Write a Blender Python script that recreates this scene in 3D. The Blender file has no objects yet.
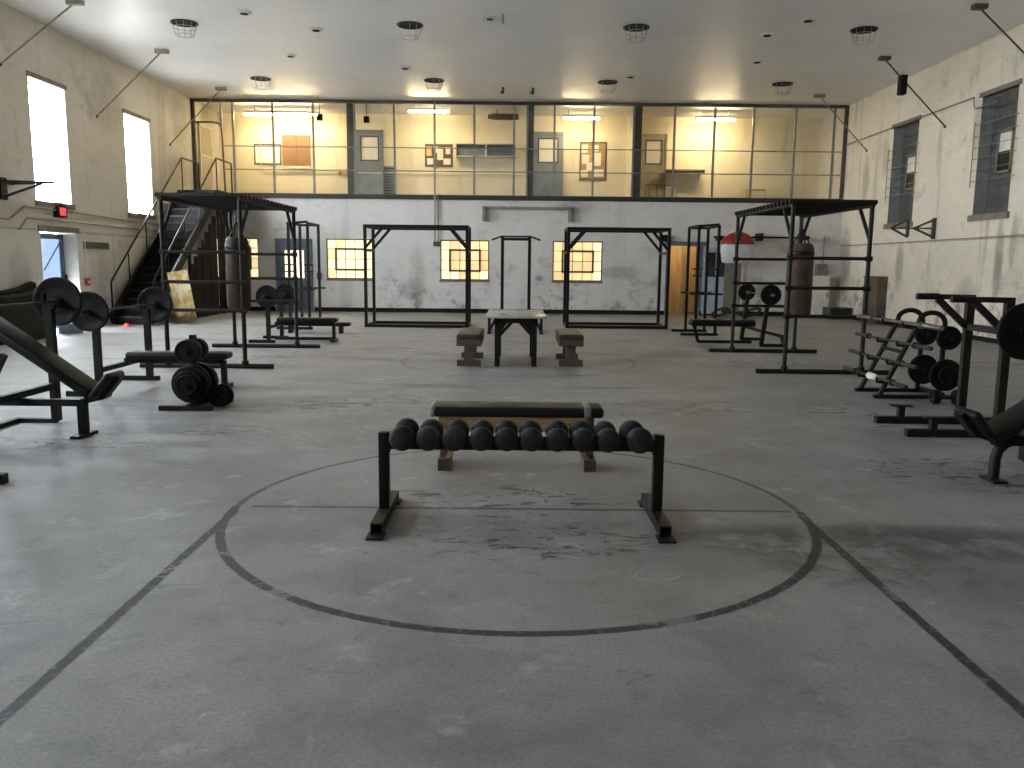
import bpy, bmesh, math, random
from mathutils import Vector, Matrix, Quaternion
random.seed(7)
PI = math.pi
SC = bpy.context.scene
COL = SC.collection

# ------------------------------------------------------------------ camera
H_CAM = 1.56
FPX = 828.0
pitch = math.atan(121.0 / FPX)
roll = math.radians(0.58)
cd = bpy.data.cameras.new('camera')
cd.sensor_fit = 'HORIZONTAL'; cd.sensor_width = 36.0
cd.lens = 36.0 * FPX / 1024.0
cd.clip_start = 0.05; cd.clip_end = 300
cam = bpy.data.objects.new('camera', cd); COL.objects.link(cam)
cam.matrix_world = Matrix.Translation((0, 0, H_CAM)) @ Matrix.Rotation(PI / 2 - pitch, 4, 'X') @ Matrix.Rotation(roll, 4, 'Z')
SC.camera = cam

# ------------------------------------------------------------------ sky and exposure
SKY = 56.0
w = bpy.data.worlds.new('overcast_sky'); SC.world = w; w.use_nodes = True
bgn = w.node_tree.nodes['Background']
bgn.inputs['Color'].default_value = (0.88, 0.94, 1.0, 1); bgn.inputs['Strength'].default_value = SKY
SC.view_settings.view_transform = 'Standard'; SC.view_settings.look = 'None'
SC.view_settings.gamma = 1.0; SC.view_settings.use_curve_mapping = False
SC.view_settings.exposure = 0.0
cy = SC.cycles
cy.use_denoising = True; cy.max_bounces = 10; cy.diffuse_bounces = 7; cy.glossy_bounces = 4
cy.transparent_max_bounces = 12; cy.sample_clamp_indirect = 12.0; cy.caustics_reflective = False; cy.caustics_refractive = False

# room measures (metres; camera stands at the origin and looks along +Y)
XL, XR = -9.8, 10.1
YB, YF = 26.0, -5.0
ZC = 6.38
ZM = 3.57          # balcony floor
YM = 28.3          # balcony rear wall
WT = 0.42          # side wall thickness
LWIN = [(0.66, 2.03), (4.83, 6.2), (9.0, 10.37), (13.18, 14.55), (17.35, 18.72), (21.5, 22.93)]
LZ = (2.74, 5.18)
RWIN = [(17.28, 18.6), (21.4, 22.8)]
RZ = (2.7, 5.2)
LDOOR = (17.4, 18.85, 0.0, 2.12)

def portal(name, loc, rot, sx, sy):
    l = bpy.data.lights.new(name, 'AREA'); l.shape = 'RECTANGLE'; l.size = sx; l.size_y = sy
    l.cycles.is_portal = True
    o = bpy.data.objects.new(name, l); COL.objects.link(o); o.location = loc; o.rotation_euler = rot
for a, b in LWIN:
    portal('window_portal', (XL - WT - 0.02, (a + b) / 2, sum(LZ) / 2), (0, -PI / 2, 0), LZ[1] - LZ[0], b - a)
portal('door_portal', (XL - WT - 0.02, (LDOOR[0] + LDOOR[1]) / 2, 1.06), (0, -PI / 2, 0), 2.12, LDOOR[1] - LDOOR[0])

# ------------------------------------------------------------------ materials
def lin(c):
    return tuple((x / 12.92 if x <= 0.04045 else ((x + 0.055) / 1.055) ** 2.4) for x in c)
def hexc(h):
    h = h.lstrip('#'); return lin(tuple(int(h[i:i + 2], 16) / 255 for i in (0, 2, 4)))
class NT:
    def __init__(s, name):
        s.m = bpy.data.materials.new(name); s.m.use_nodes = True
        s.t = s.m.node_tree; s.n = s.t.nodes; s.l = s.t.links
        s.b = s.n['Principled BSDF']
        s.tc = s.n.new('ShaderNodeTexCoord')
        s.geo = s.n.new('ShaderNodeNewGeometry')
    def pos(s): return s.geo.outputs['Position']
    def obj(s): return s.tc.outputs['Object']
    def link(s, a, b): s.l.new(a, b)
    def setin(s, sock, v):
        if hasattr(v, 'is_output') or isinstance(v, bpy.types.NodeSocket): s.l.new(v, sock)
        else: sock.default_value = v
    def noise(s, vec, scale, detail=4, rough=0.55, dist=0.0, out='Fac'):
        n = s.n.new('ShaderNodeTexNoise'); s.l.new(vec, n.inputs['Vector'])
        n.inputs['Scale'].default_value = scale; n.inputs['Detail'].default_value = detail
        n.inputs['Roughness'].default_value = rough; n.inputs['Distortion'].default_value = dist
        return n.outputs[out]
    def mapping(s, vec, scale=(1, 1, 1), loc=(0, 0, 0), rot=(0, 0, 0)):
        n = s.n.new('ShaderNodeMapping'); s.l.new(vec, n.inputs['Vector'])
        n.inputs['Scale'].default_value = scale; n.inputs['Location'].default_value = loc; n.inputs['Rotation'].default_value = rot
        return n.outputs[0]
    def math(s, op, a, b=None, c=None, clamp=False):
        n = s.n.new('ShaderNodeMath'); n.operation = op; n.use_clamp = clamp
        s.setin(n.inputs[0], a)
        if b is not None: s.setin(n.inputs[1], b)
        if c is not None: s.setin(n.inputs[2], c)
        return n.outputs[0]
    def ramp(s, fac, lo, hi, a=0.0, b=1.0):
        n = s.n.new('ShaderNodeMapRange'); n.interpolation_type = 'SMOOTHSTEP'
        s.setin(n.inputs['Value'], fac); n.inputs['From Min'].default_value = lo; n.inputs['From Max'].default_value = hi
        n.inputs['To Min'].default_value = a; n.inputs['To Max'].default_value = b
        return n.outputs['Result']
    def mix(s, fac, a, b, mode='MIX'):
        n = s.n.new('ShaderNodeMix'); n.data_type = 'RGBA'; n.blend_type = mode
        s.setin(n.inputs['Factor'], fac)
        for k, v in (('A', a), ('B', b)):
            sock = [i for i in n.inputs if i.name == k and i.type == 'RGBA'][0]
            if isinstance(v, bpy.types.NodeSocket): s.l.new(v, sock)
            else: sock.default_value = (*v[:3], 1)
        return [o for o in n.outputs if o.type == 'RGBA'][0]
    def sep(s, vec):
        n = s.n.new('ShaderNodeSeparateXYZ'); s.l.new(vec, n.inputs[0]); return n.outputs
    def bump(s, h, strength=0.3, dist=0.01, prev=None):
        n = s.n.new('ShaderNodeBump'); n.inputs['Strength'].default_value = strength; n.inputs['Distance'].default_value = dist
        s.l.new(h, n.inputs['Height'])
        if prev is not None: s.l.new(prev, n.inputs['Normal'])
        s.l.new(n.outputs[0], s.b.inputs['Normal']); return n.outputs[0]
    def col(s, v): s.setin(s.b.inputs['Base Color'], v if isinstance(v, bpy.types.NodeSocket) else (*v[:3], 1))
    def rough(s, v): s.setin(s.b.inputs['Roughness'], v)

M = {}
def simple(name, c, rough=0.5, metal=0.0, var=0.25, scale=9.0, bump=0.0, spec=0.5):
    """plain paint, fabric or metal with a little grain of its own"""
    t = NT(name); c = hexc(c) if isinstance(c, str) else c
    n = t.noise(t.obj(), scale, 5, 0.6)
    lo = tuple(x * (1 - var) for x in c); hi = tuple(min(1, x * (1 + var)) for x in c)
    t.col(t.mix(t.ramp(n, 0.3, 0.7), lo, hi))
    t.rough(t.ramp(n, 0.2, 0.8, max(0.02, rough - 0.08), min(1, rough + 0.08)))
    t.b.inputs['Metallic'].default_value = metal
    t.b.inputs['Specular IOR Level'].default_value = spec
    if bump: t.bump(t.noise(t.obj(), scale * 6, 3), bump, 0.004)
    M[name] = t.m; return t.m
def emit(name, c, strength):
    t = NT(name); c = hexc(c) if isinstance(c, str) else c
    t.col(c); t.b.inputs['Emission Color'].default_value = (*c, 1); t.b.inputs['Emission Strength'].default_value = strength
    t.rough(0.5); M[name] = t.m; return t.m

simple('black_steel', '#141312', 0.5, 0.0, 0.35, 12, 0.1, 0.25)
simple('worn_steel', '#1b1816', 0.52, 0.0, 0.4, 10, 0.1, 0.25)
simple('cast_iron', '#0f0f10', 0.6, 0.0, 0.3, 25, 0.25, 0.2)
simple('chrome_bar', '#8f8a80', 0.35, 0.85, 0.3, 20)
simple('rust_bar', '#3f3a34', 0.55, 0.5, 0.4, 18)
simple('black_vinyl', '#121213', 0.48, 0.0, 0.2, 8, 0.12, 0.25)
simple('mat_vinyl', '#0c0b0b', 0.6, 0.0, 0.3, 5, 0.15, 0.15)
simple('grey_vinyl', '#2e2b29', 0.5, 0.0, 0.25, 8, 0.15)
simple('rubber_head', '#282829', 0.7, 0.0, 0.35, 30, 0.25, 0.25)
simple('duct_tape', '#77777a', 0.45, 0.2, 0.3, 14)
simple('white_tape', '#d9d5c8', 0.8, 0.0, 0.15, 20)
simple('bag_leather', '#33291f', 0.6, 0.0, 0.35, 5, 0.2, 0.2)
simple('bag_leather_worn', '#4f3c31', 0.65, 0.0, 0.4, 4, 0.2, 0.2)
simple('grey_frame_paint', '#7f847f', 0.5, 0.0, 0.2, 6)
simple('dark_column', '#4b4740', 0.6, 0.0, 0.25, 5)
simple('grey_door_paint', '#7b8288', 0.45, 0.0, 0.15, 3)
simple('blue_grey_paint', '#5f6b76', 0.45, 0.0, 0.15, 3)
simple('pale_blue_paint', '#a9b4c2', 0.5, 0.0, 0.12, 3)
simple('cream_paint', '#ddd2b6', 0.55, 0.0, 0.1, 2)
simple('beige_door', '#a59c86', 0.5, 0.0, 0.1, 3)
simple('dark_beam', '#2f2d29', 0.6, 0.0, 0.25, 4)
simple('conduit_grey', '#8d887b', 0.5, 0.2, 0.25, 8)
simple('conduit_dark', '#4f4a42', 0.6, 0.1, 0.25, 8)
simple('lintel_grey', '#7d786d', 0.75, 0.0, 0.2, 6, 0.1)
simple('reveal_grey', '#a0a2a1', 0.8, 0.0, 0.15, 4)
simple('shutter_dark', '#565654', 0.7, 0.0, 0.3, 5)
simple('sash_dark', '#4d4a3e', 0.55, 0.0, 0.2, 8)
simple('sash_brass', '#77683f', 0.55, 0.0, 0.2, 8)
simple('table_top', '#a5a4a1', 0.3, 0.0, 0.05, 4)
simple('laminate_edge', '#8b8780', 0.5, 0.0, 0.2, 6)
simple('paper', '#e9e4d4', 0.8, 0.0, 0.05, 4)
simple('paper_tan', '#d8b47e', 0.8, 0.0, 0.08, 4)
simple('cork', '#5a4a36', 0.85, 0.0, 0.2, 20)
simple('cork_tan', '#a98e63', 0.85, 0.0, 0.2, 20)
simple('brown_board', '#77593a', 0.6, 0.0, 0.1, 3)
simple('whiteboard', '#f0efe9', 0.25, 0.0, 0.03, 3)
simple('brown_metal', '#5d4f42', 0.55, 0.0, 0.2, 6)
simple('white_paint', '#e4e1d6', 0.6, 0.0, 0.12, 4)
simple('red_vinyl', '#8f2420', 0.5, 0.0, 0.2, 6)
simple('white_vinyl', '#d4d3d2', 0.5, 0.0, 0.08, 6)
simple('red_paint', '#a3302a', 0.5, 0.0, 0.15, 8)
simple('orange_plastic', '#d8532a', 0.5, 0.0, 0.1, 8)
simple('dark_recess', '#080808', 0.9, 0.0, 0.1, 8)
simple('wire', '#b5b2aa', 0.5, 0.3, 0.2, 8)
simple('plaster_ring', '#e2e0d8', 0.6, 0.0, 0.1, 8)
simple('dark_planks', '#14110f', 0.75, 0.0, 0.4, 6, 0.2, 0.2)
simple('box_blue', '#7f90a8', 0.6, 0.0, 0.15, 8)
simple('outside_concrete', '#b8b6ae', 0.9, 0.0, 0.15, 1)
simple('rope_dark', '#3c3833', 0.8, 0.0, 0.3, 20)

def wood(name, c, dark, axis):
    t = NT(name); c = hexc(c); d = hexc(dark)
    sc = [14, 14, 14]; sc[axis] = 1.2
    n = t.noise(t.mapping(t.obj(), tuple(sc)), 3.0, 6, 0.6, 0.6)
    t.col(t.mix(t.ramp(n, 0.3, 0.7), d, c)); t.rough(0.65); t.bump(n, 0.2, 0.004); M[name] = t.m
wood('bench_wood', '#a5835c', '#765a3b', 0)
wood('bench_wood_dark', '#57493a', '#382d23', 1)

t = NT('stained_plywood')
n = t.noise(t.obj(), 3.2, 5, 0.6)
c = t.mix(t.ramp(n, 0.42, 0.62), hexc('#c9a765'), hexc('#efe4bf'))
oz = t.sep(t.obj())[2]
n2 = t.noise(t.obj(), 7, 6, 0.7)
c = t.mix(t.ramp(t.math('ADD', oz, t.math('MULTIPLY', n2, 0.5)), 0.50, 0.36), c, hexc('#6b5638'))
t.col(c); t.rough(0.6); M['stained_plywood'] = t.m

# glass: thin pane, mostly clear
t = NT('window_glass')
tr = t.n.new('ShaderNodeBsdfTransparent'); tr.inputs[0].default_value = (0.96, 0.97, 0.98, 1)
gl = t.n.new('ShaderNodeBsdfGlossy'); gl.inputs['Roughness'].default_value = 0.03
mx = t.n.new('ShaderNodeMixShader'); mx.inputs[0].default_value = 0.06
t.link(tr.outputs[0], mx.inputs[1]); t.link(gl.outputs[0], mx.inputs[2]); t.link(mx.outputs[0], t.n['Material Output'].inputs[0]); M['window_glass'] = t.m
t = NT('bluish_glass')
tr = t.n.new('ShaderNodeBsdfTransparent'); tr.inputs[0].default_value = (0.105, 0.12, 0.14, 1)
gl = t.n.new('ShaderNodeBsdfGlossy'); gl.inputs['Roughness'].default_value = 0.05
mx = t.n.new('ShaderNodeMixShader'); mx.inputs[0].default_value = 0.06
t.link(tr.outputs[0], mx.inputs[1]); t.link(gl.outputs[0], mx.inputs[2]); t.link(mx.outputs[0], t.n['Material Output'].inputs[0]); M['bluish_glass'] = t.m
simple('dark_glass', '#20242a', 0.15, 0.0, 0.2, 4)
# lit windows of the rooms under the balcony, lamps, the red sign
emit('lit_pane_pale', (1.0, 0.83, 0.50), 1.05)
emit('lit_pane_yellow', (1.0, 0.76, 0.36), 0.86)
emit('lit_pane_amber', (0.98, 0.68, 0.34), 0.74)
emit('lit_door_pane', (1.0, 0.86, 0.60), 1.5)
LAMP_WARM = (1.0, 0.80, 0.47)
emit('room_bulb', (1.0, 0.62, 0.28), 150.0)
emit('exit_red', (0.70, 0.055, 0.065), 0.85)

# --- painted brick walls
def brick_wall(name, up, low, linez, dirt, axis, low_dirt=0.5, streak=0.5, runs=()):
    """axis 0: wall in the YZ plane, axis 1: wall in the XZ plane"""
    t = NT(name)
    P = t.pos(); sx = t.sep(P)
    u = sx[1] if axis == 0 else sx[0]
    cmb = t.n.new('ShaderNodeCombineXYZ'); t.link(u, cmb.inputs[0]); t.link(sx[2], cmb.inputs[1])
    bt = t.n.new('ShaderNodeTexBrick'); t.link(cmb.outputs[0], bt.inputs['Vector'])
    bt.inputs['Scale'].default_value = 1.0; bt.inputs['Brick Width'].default_value = 0.22; bt.inputs['Row Height'].default_value = 0.075
    bt.inputs['Mortar Size'].default_value = 0.006; bt.inputs['Mortar Smooth'].default_value = 0.4
    bt.inputs['Color1'].default_value = (1, 1, 1, 1); bt.inputs['Color2'].default_value = (0.93, 0.93, 0.93, 1); bt.inputs['Mortar'].default_value = (0.92, 0.92, 0.92, 1)
    n1 = t.noise(P, 0.35, 5, 0.6); n2 = t.noise(P, 1.7, 6, 0.65); 
    c = t.mix(t.ramp(n1, 0.3, 0.7), up, tuple(x * 0.88 for x in up))
    cl = t.mix(t.ramp(n1, 0.3, 0.7), low, tuple(x * 0.88 for x in low))
    c = t.mix(t.ramp(sx[2], linez - 0.012, linez + 0.012), cl, c)
    # dirty line where the two coats meet
    ln = t.math('ABSOLUTE', t.math('SUBTRACT', sx[2], linez))
    c = t.mix(t.math('MULTIPLY', t.ramp(ln, 0.03, 0.012), 0.45), c, dirt)
    # soot blotches and runs
    c = t.mix(t.math('MULTIPLY', t.ramp(n2, 0.55, 0.78), 0.40), c, dirt)
    st = t.noise(t.mapping(P, (1.6, 1.6, 0.12)), 1.0, 5, 0.6)
    c = t.mix(t.math('MULTIPLY', t.ramp(st, 0.56, 0.75), streak), c, dirt)
    # kicked and scuffed foot of the wall
    n3 = t.noise(P, 3.2, 7, 0.72)
    foot = t.math('MULTIPLY', t.ramp(sx[2], 2.0, 0.2), t.math('MULTIPLY', t.ramp(n3, 0.48, 0.62), t.ramp(t.noise(P, 0.7, 3, 0.5), 0.42, 0.6)))
    c = t.mix(t.math('MULTIPLY', foot, low_dirt), c, tuple(x * 0.5 for x in dirt))
    # single rust and soot runs: (u, z, half width, half height, strength)
    for ru, rz_, hw_, hh_, k_ in runs:
        du = t.math('DIVIDE', t.math('ADD', t.math('SUBTRACT', u, ru), t.math('MULTIPLY', t.math('SUBTRACT', n2, 0.5), hw_)), hw_)
        dz = t.math('DIVIDE', t.math('SUBTRACT', sx[2], rz_), hh_)
        g = t.ramp(t.math('ADD', t.math('MULTIPLY', du, du), t.math('MULTIPLY', dz, dz)), 1.0, 0.1)
        c = t.mix(t.math('MULTIPLY', t.math('MULTIPLY', g, t.ramp(n2, 0.25, 0.6, 0.4, 1.0)), k_), c, dirt)
    c = t.mix(1.0, c, bt.outputs['Color'], 'MULTIPLY')
    t.col(c); t.rough(0.55)
    t.bump(t.math('ADD', t.math('MULTIPLY', bt.outputs['Fac'], -1.0), t.math('MULTIPLY', n3, 0.3)), 0.5, 0.006)
    M[name] = t.m
brick_wall('wall_left_paint', hexc('#ddd6c9'), hexc('#e0dcd3'), 2.14, hexc('#6d6759'), 0, 0.5, 0.35, [(20.6, 5.3, 1.2, 0.9, 0.4), (25.0, 5.6, 0.8, 0.8, 0.35), (16.6, 1.2, 0.5, 0.7, 0.35), (19.9, 1.2, 0.5, 0.8, 0.25)])
brick_wall('wall_right_paint', hexc('#f0e6d3'), hexc('#ede4d3'), 2.18, hexc('#6a6152'), 0, 0.7, 0.6, [(17.45, 1.7, 0.2, 1.2, 0.65), (17.0, 2.1, 0.15, 0.7, 0.45), (21.9, 1.6, 0.3, 0.8, 0.5), (18.7, 4.6, 0.25, 1.0, 0.4), (24.4, 3.9, 0.3, 1.0, 0.4), (25.6, 1.6, 0.6, 1.6, 0.5), (23.2, 4.6, 0.25, 0.8, 0.35), (20.3, 4.3, 0.12, 0.8, 0.3), (18.6, 0.9, 0.6, 0.6, 0.35), (14.5, 1.5, 0.5, 1.2, 0.4)])
brick_wall('wall_back_paint', hexc('#e4e1dc'), hexc('#e0ded9'), -9.0, hexc('#68655f'), 1, 0.55, 0.2, [(-3.0, 1.0, 0.35, 1.3, 0.3), (-8.3, 2.7, 0.9, 0.8, 0.45), (-6.0, 1.6, 0.5, 1.2, 0.2), (1.9, 3.3, 0.8, 0.3, 0.4), (3.3, 1.3, 0.8, 0.25, 0.35), (0.8, 1.1, 0.2, 0.12, 0.6), (-3.2, 0.7, 0.5, 0.4, 0.45), (7.5, 0.9, 0.6, 0.4, 0.3), (8.9, 2.3, 0.5, 0.9, 0.3)])
t = NT('cream_wall')
n = t.noise(t.pos(), 0.8, 5, 0.6); n2 = t.noise(t.mapping(t.pos(), (1.5, 1.5, 0.2)), 1.2, 5, 0.6)
c = t.mix(t.ramp(n, 0.3, 0.7), hexc('#e6dcc0'), hexc('#dacfb2'))
c = t.mix(t.math('MULTIPLY', t.ramp(n2, 0.58, 0.75), 0.4), c, hexc('#9a8a66'))
t.col(c); t.rough(0.5); M['cream_wall'] = t.m

# --- ceiling: glossy old paint
t = NT('ceiling_paint')
n = t.noise(t.pos(), 0.25, 5, 0.6); n2 = t.noise(t.pos(), 2.5, 5, 0.6)
c = t.mix(t.ramp(n, 0.3, 0.7), hexc('#f4f4f6'), hexc('#e8e8ea'))
c = t.mix(t.math('MULTIPLY', t.ramp(n2, 0.55, 0.8), 0.15), c, hexc('#8f8b82'))
t.col(c); t.rough(t.ramp(n, 0.3, 0.7, 0.36, 0.46)); t.bump(t.noise(t.pos(), 1.1, 3, 0.5), 0.10, 0.02); M['ceiling_paint'] = t.m

# --- floor: worn painted concrete with court lines
t = NT('floor_concrete')
P = t.pos(); s3 = t.sep(P)
n0 = t.noise(P, 0.22, 4, 0.55); n1 = t.noise(P, 0.9, 6, 0.65, 0.3); n2 = t.noise(P, 5.0, 6, 0.7); n3 = t.noise(P, 60, 3, 0.6)
c = t.mix(t.ramp(n1, 0.30, 0.70), hexc('#6f6f71'), hexc('#9a9998'))
c = t.mix(t.math('MULTIPLY', t.ramp(n0, 0.42, 0.62), 0.5), c, hexc('#8d8a86'))
c = t.mix(t.math('MULTIPLY', t.ramp(n2, 0.50, 0.70), 0.45), c, hexc('#666668'))
c = t.mix(t.math('MULTIPLY', t.ramp(n3, 0.40, 0.66), 0.30), c, hexc('#4e4e50'))
# pale patches where paint has rubbed off
n4 = t.noise(P, 2.6, 7, 0.75, 0.3)
c = t.mix(t.math('MULTIPLY', t.ramp(n4, 0.56, 0.68), 0.45), c, hexc('#b4b4b2'))
# hairline scratches
hs = t.math('ABSOLUTE', t.math('SUBTRACT', t.noise(t.mapping(P, (1, 1, 1), rot=(0, 0, 0.5)), 1.1, 2, 0.4, 1.2), 0.5))
hm = t.math('MULTIPLY', t.ramp(hs, 0.0026, 0.0008), t.ramp(t.noise(P, 1.4, 4, 0.6), 0.55, 0.64))
c = t.mix(t.math('MULTIPLY', hm, 0.55), c, hexc('#c4c3c0'))
hs2 = t.math('ABSOLUTE', t.math('SUBTRACT', t.noise(t.mapping(P, (0.6, 2.2, 1)), 1.7, 2, 0.4, 0.8), 0.5))
hm2 = t.math('MULTIPLY', t.ramp(hs2, 0.004, 0.001), t.ramp(t.noise(P, 1.9, 4, 0.6), 0.54, 0.62))
c = t.mix(t.math('MULTIPLY', hm2, 0.5), c, hexc('#343436'))
# dark streaks across the room
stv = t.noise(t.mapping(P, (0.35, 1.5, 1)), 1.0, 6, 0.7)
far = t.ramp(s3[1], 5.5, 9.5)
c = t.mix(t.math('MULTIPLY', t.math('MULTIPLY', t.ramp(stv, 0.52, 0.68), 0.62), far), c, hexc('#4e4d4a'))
# fine black scuffs, dense in a few trampled places
sv = t.noise(t.mapping(P, (2.4, 6.0, 1), rot=(0, 0, 0.25)), 2.1, 7, 0.72, 0.9)
def spot(x, y, rx, ry):
    dx = t.math('DIVIDE', t.math('SUBTRACT', s3[0], x), rx); dy = t.math('DIVIDE', t.math('SUBTRACT', s3[1], y), ry)
    return t.ramp(t.math('ADD', t.math('MULTIPLY', dx, dx), t.math('MULTIPLY', dy, dy)), 1.0, 0.15)
sp = None
for a in [(-0.05, 5.3, 1.0, 0.55), (0.15, 4.55, 0.95, 0.45), (-3.7, 6.9, 0.9, 0.6), (3.4, 6.2, 0.9, 0.8), (3.6, 8.6, 0.7, 1.6), (-1.5, 9.0, 1.6, 0.9), (4.2, 12.8, 1.5, 1.2), (-2.6, 7.5, 0.8, 0.3), (1.6, 8.9, 1.2, 0.5), (-3.6, 13.5, 1.2, 1.5)]:
    k = spot(*a); sp = k if sp is None else t.math('MAXIMUM', sp, k)
sc_mask = t.math('MULTIPLY', t.ramp(sv, 0.555, 0.585), sp)
c = t.mix(t.math('MULTIPLY', sc_mask, 0.88), c, hexc('#1d1e20'))
# dark patches right of the circle
gp = t.math('MULTIPLY', spot(2.1, 4.55, 1.5, 0.42), t.ramp(n4, 0.36, 0.56))
gp = t.math('MAXIMUM', gp, t.math('MULTIPLY', spot(-0.62, 4.75, 0.35, 0.3), 0.35))  # soft shadow beside the rack's left post, painted into the floor colour
gp = t.math('MAXIMUM', gp, t.math('MULTIPLY', spot(2.0, 4.2, 0.9, 0.5), t.ramp(n4, 0.45, 0.65)))
c = t.mix(t.math('MULTIPLY', gp, 0.72), c, hexc('#2e2e2c'))
# court lines
jit = t.math('MULTIPLY', t.math('SUBTRACT', t.noise(P, 11, 6, 0.75), 0.5), 0.024)
wear = t.math('MULTIPLY', t.ramp(t.noise(P, 2.2, 7, 0.75), 0.38, 0.44), t.ramp(t.noise(P, 22, 6, 0.75), 0.36, 0.48, 0.25, 1.0))
def band(v, half): return t.ramp(t.math('ADD', t.math('ABSOLUTE', v), jit), half + 0.006, half - 0.006)
def ring(cx, cy, r, half):
    dx = t.math('SUBTRACT', s3[0], cx); dy = t.math('SUBTRACT', s3[1], cy)
    d = t.math('SQRT', t.math('ADD', t.math('MULTIPLY', dx, dx), t.math('MULTIPLY', dy, dy)))
    return band(t.math('SUBTRACT', d, r), half)
def within(v, lo, hi): return t.math('MULTIPLY', t.math('GREATER_THAN', v, lo), t.math('LESS_THAN', v, hi))
near_ring = t.math('MULTIPLY', ring(0.045, 5.13, 1.8, 0.027), t.math('LESS_THAN', s3[1], 5.13))
far_ring = t.math('MULTIPLY', ring(0.045, 5.13, 1.8, 0.02), t.math('GREATER_THAN', s3[1], 5.13))
lines = t.math('MAXIMUM', near_ring, t.math('MULTIPLY', far_ring, 0.85))
k1 = t.math('MULTIPLY', band(t.math('SUBTRACT', s3[0], -1.735), 0.027), t.math('LESS_THAN', s3[1], 5.05))
k2 = t.math('MULTIPLY', band(t.math('SUBTRACT', s3[0], 1.83), 0.027), t.math('LESS_THAN', s3[1], 5.05))
ft = t.math('MULTIPLY', band(t.math('SUBTRACT', s3[1], 5.14), 0.022), within(s3[0], -1.66, 1.80))
for k in (k1, k2, t.math('MULTIPLY', ft, 0.8)): lines = t.math('MAXIMUM', lines, k)
lines = t.math('MULTIPLY', lines, t.ramp(wear, 0, 1, 0.35, 1.0))
faint = t.math('MULTIPLY', ring(0.1, 13.2, 1.85, 0.03), 0.45)
lines = t.math('MAXIMUM', lines, t.math('MULTIPLY', faint, wear))
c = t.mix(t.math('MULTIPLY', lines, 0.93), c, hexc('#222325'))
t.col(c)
t.rough(t.ramp(n1, 0.3, 0.7, 0.50, 0.66)); t.b.inputs['Specular IOR Level'].default_value = 0.42
cr = t.n.new('ShaderNodeTexVoronoi'); cr.feature = 'DISTANCE_TO_EDGE'; cr.inputs['Scale'].default_value = 0.33
t.link(t.mix(0.25, P, t.noise(P, 1.5, 5, 0.7, out='Color')), cr.inputs['Vector'])
hgt = t.math('ADD', t.math('MULTIPLY', n3, 0.12), t.math('MULTIPLY', n2, 0.35))
t.bump(hgt, 0.25, 0.01)
M['floor_concrete'] = t.m

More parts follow.
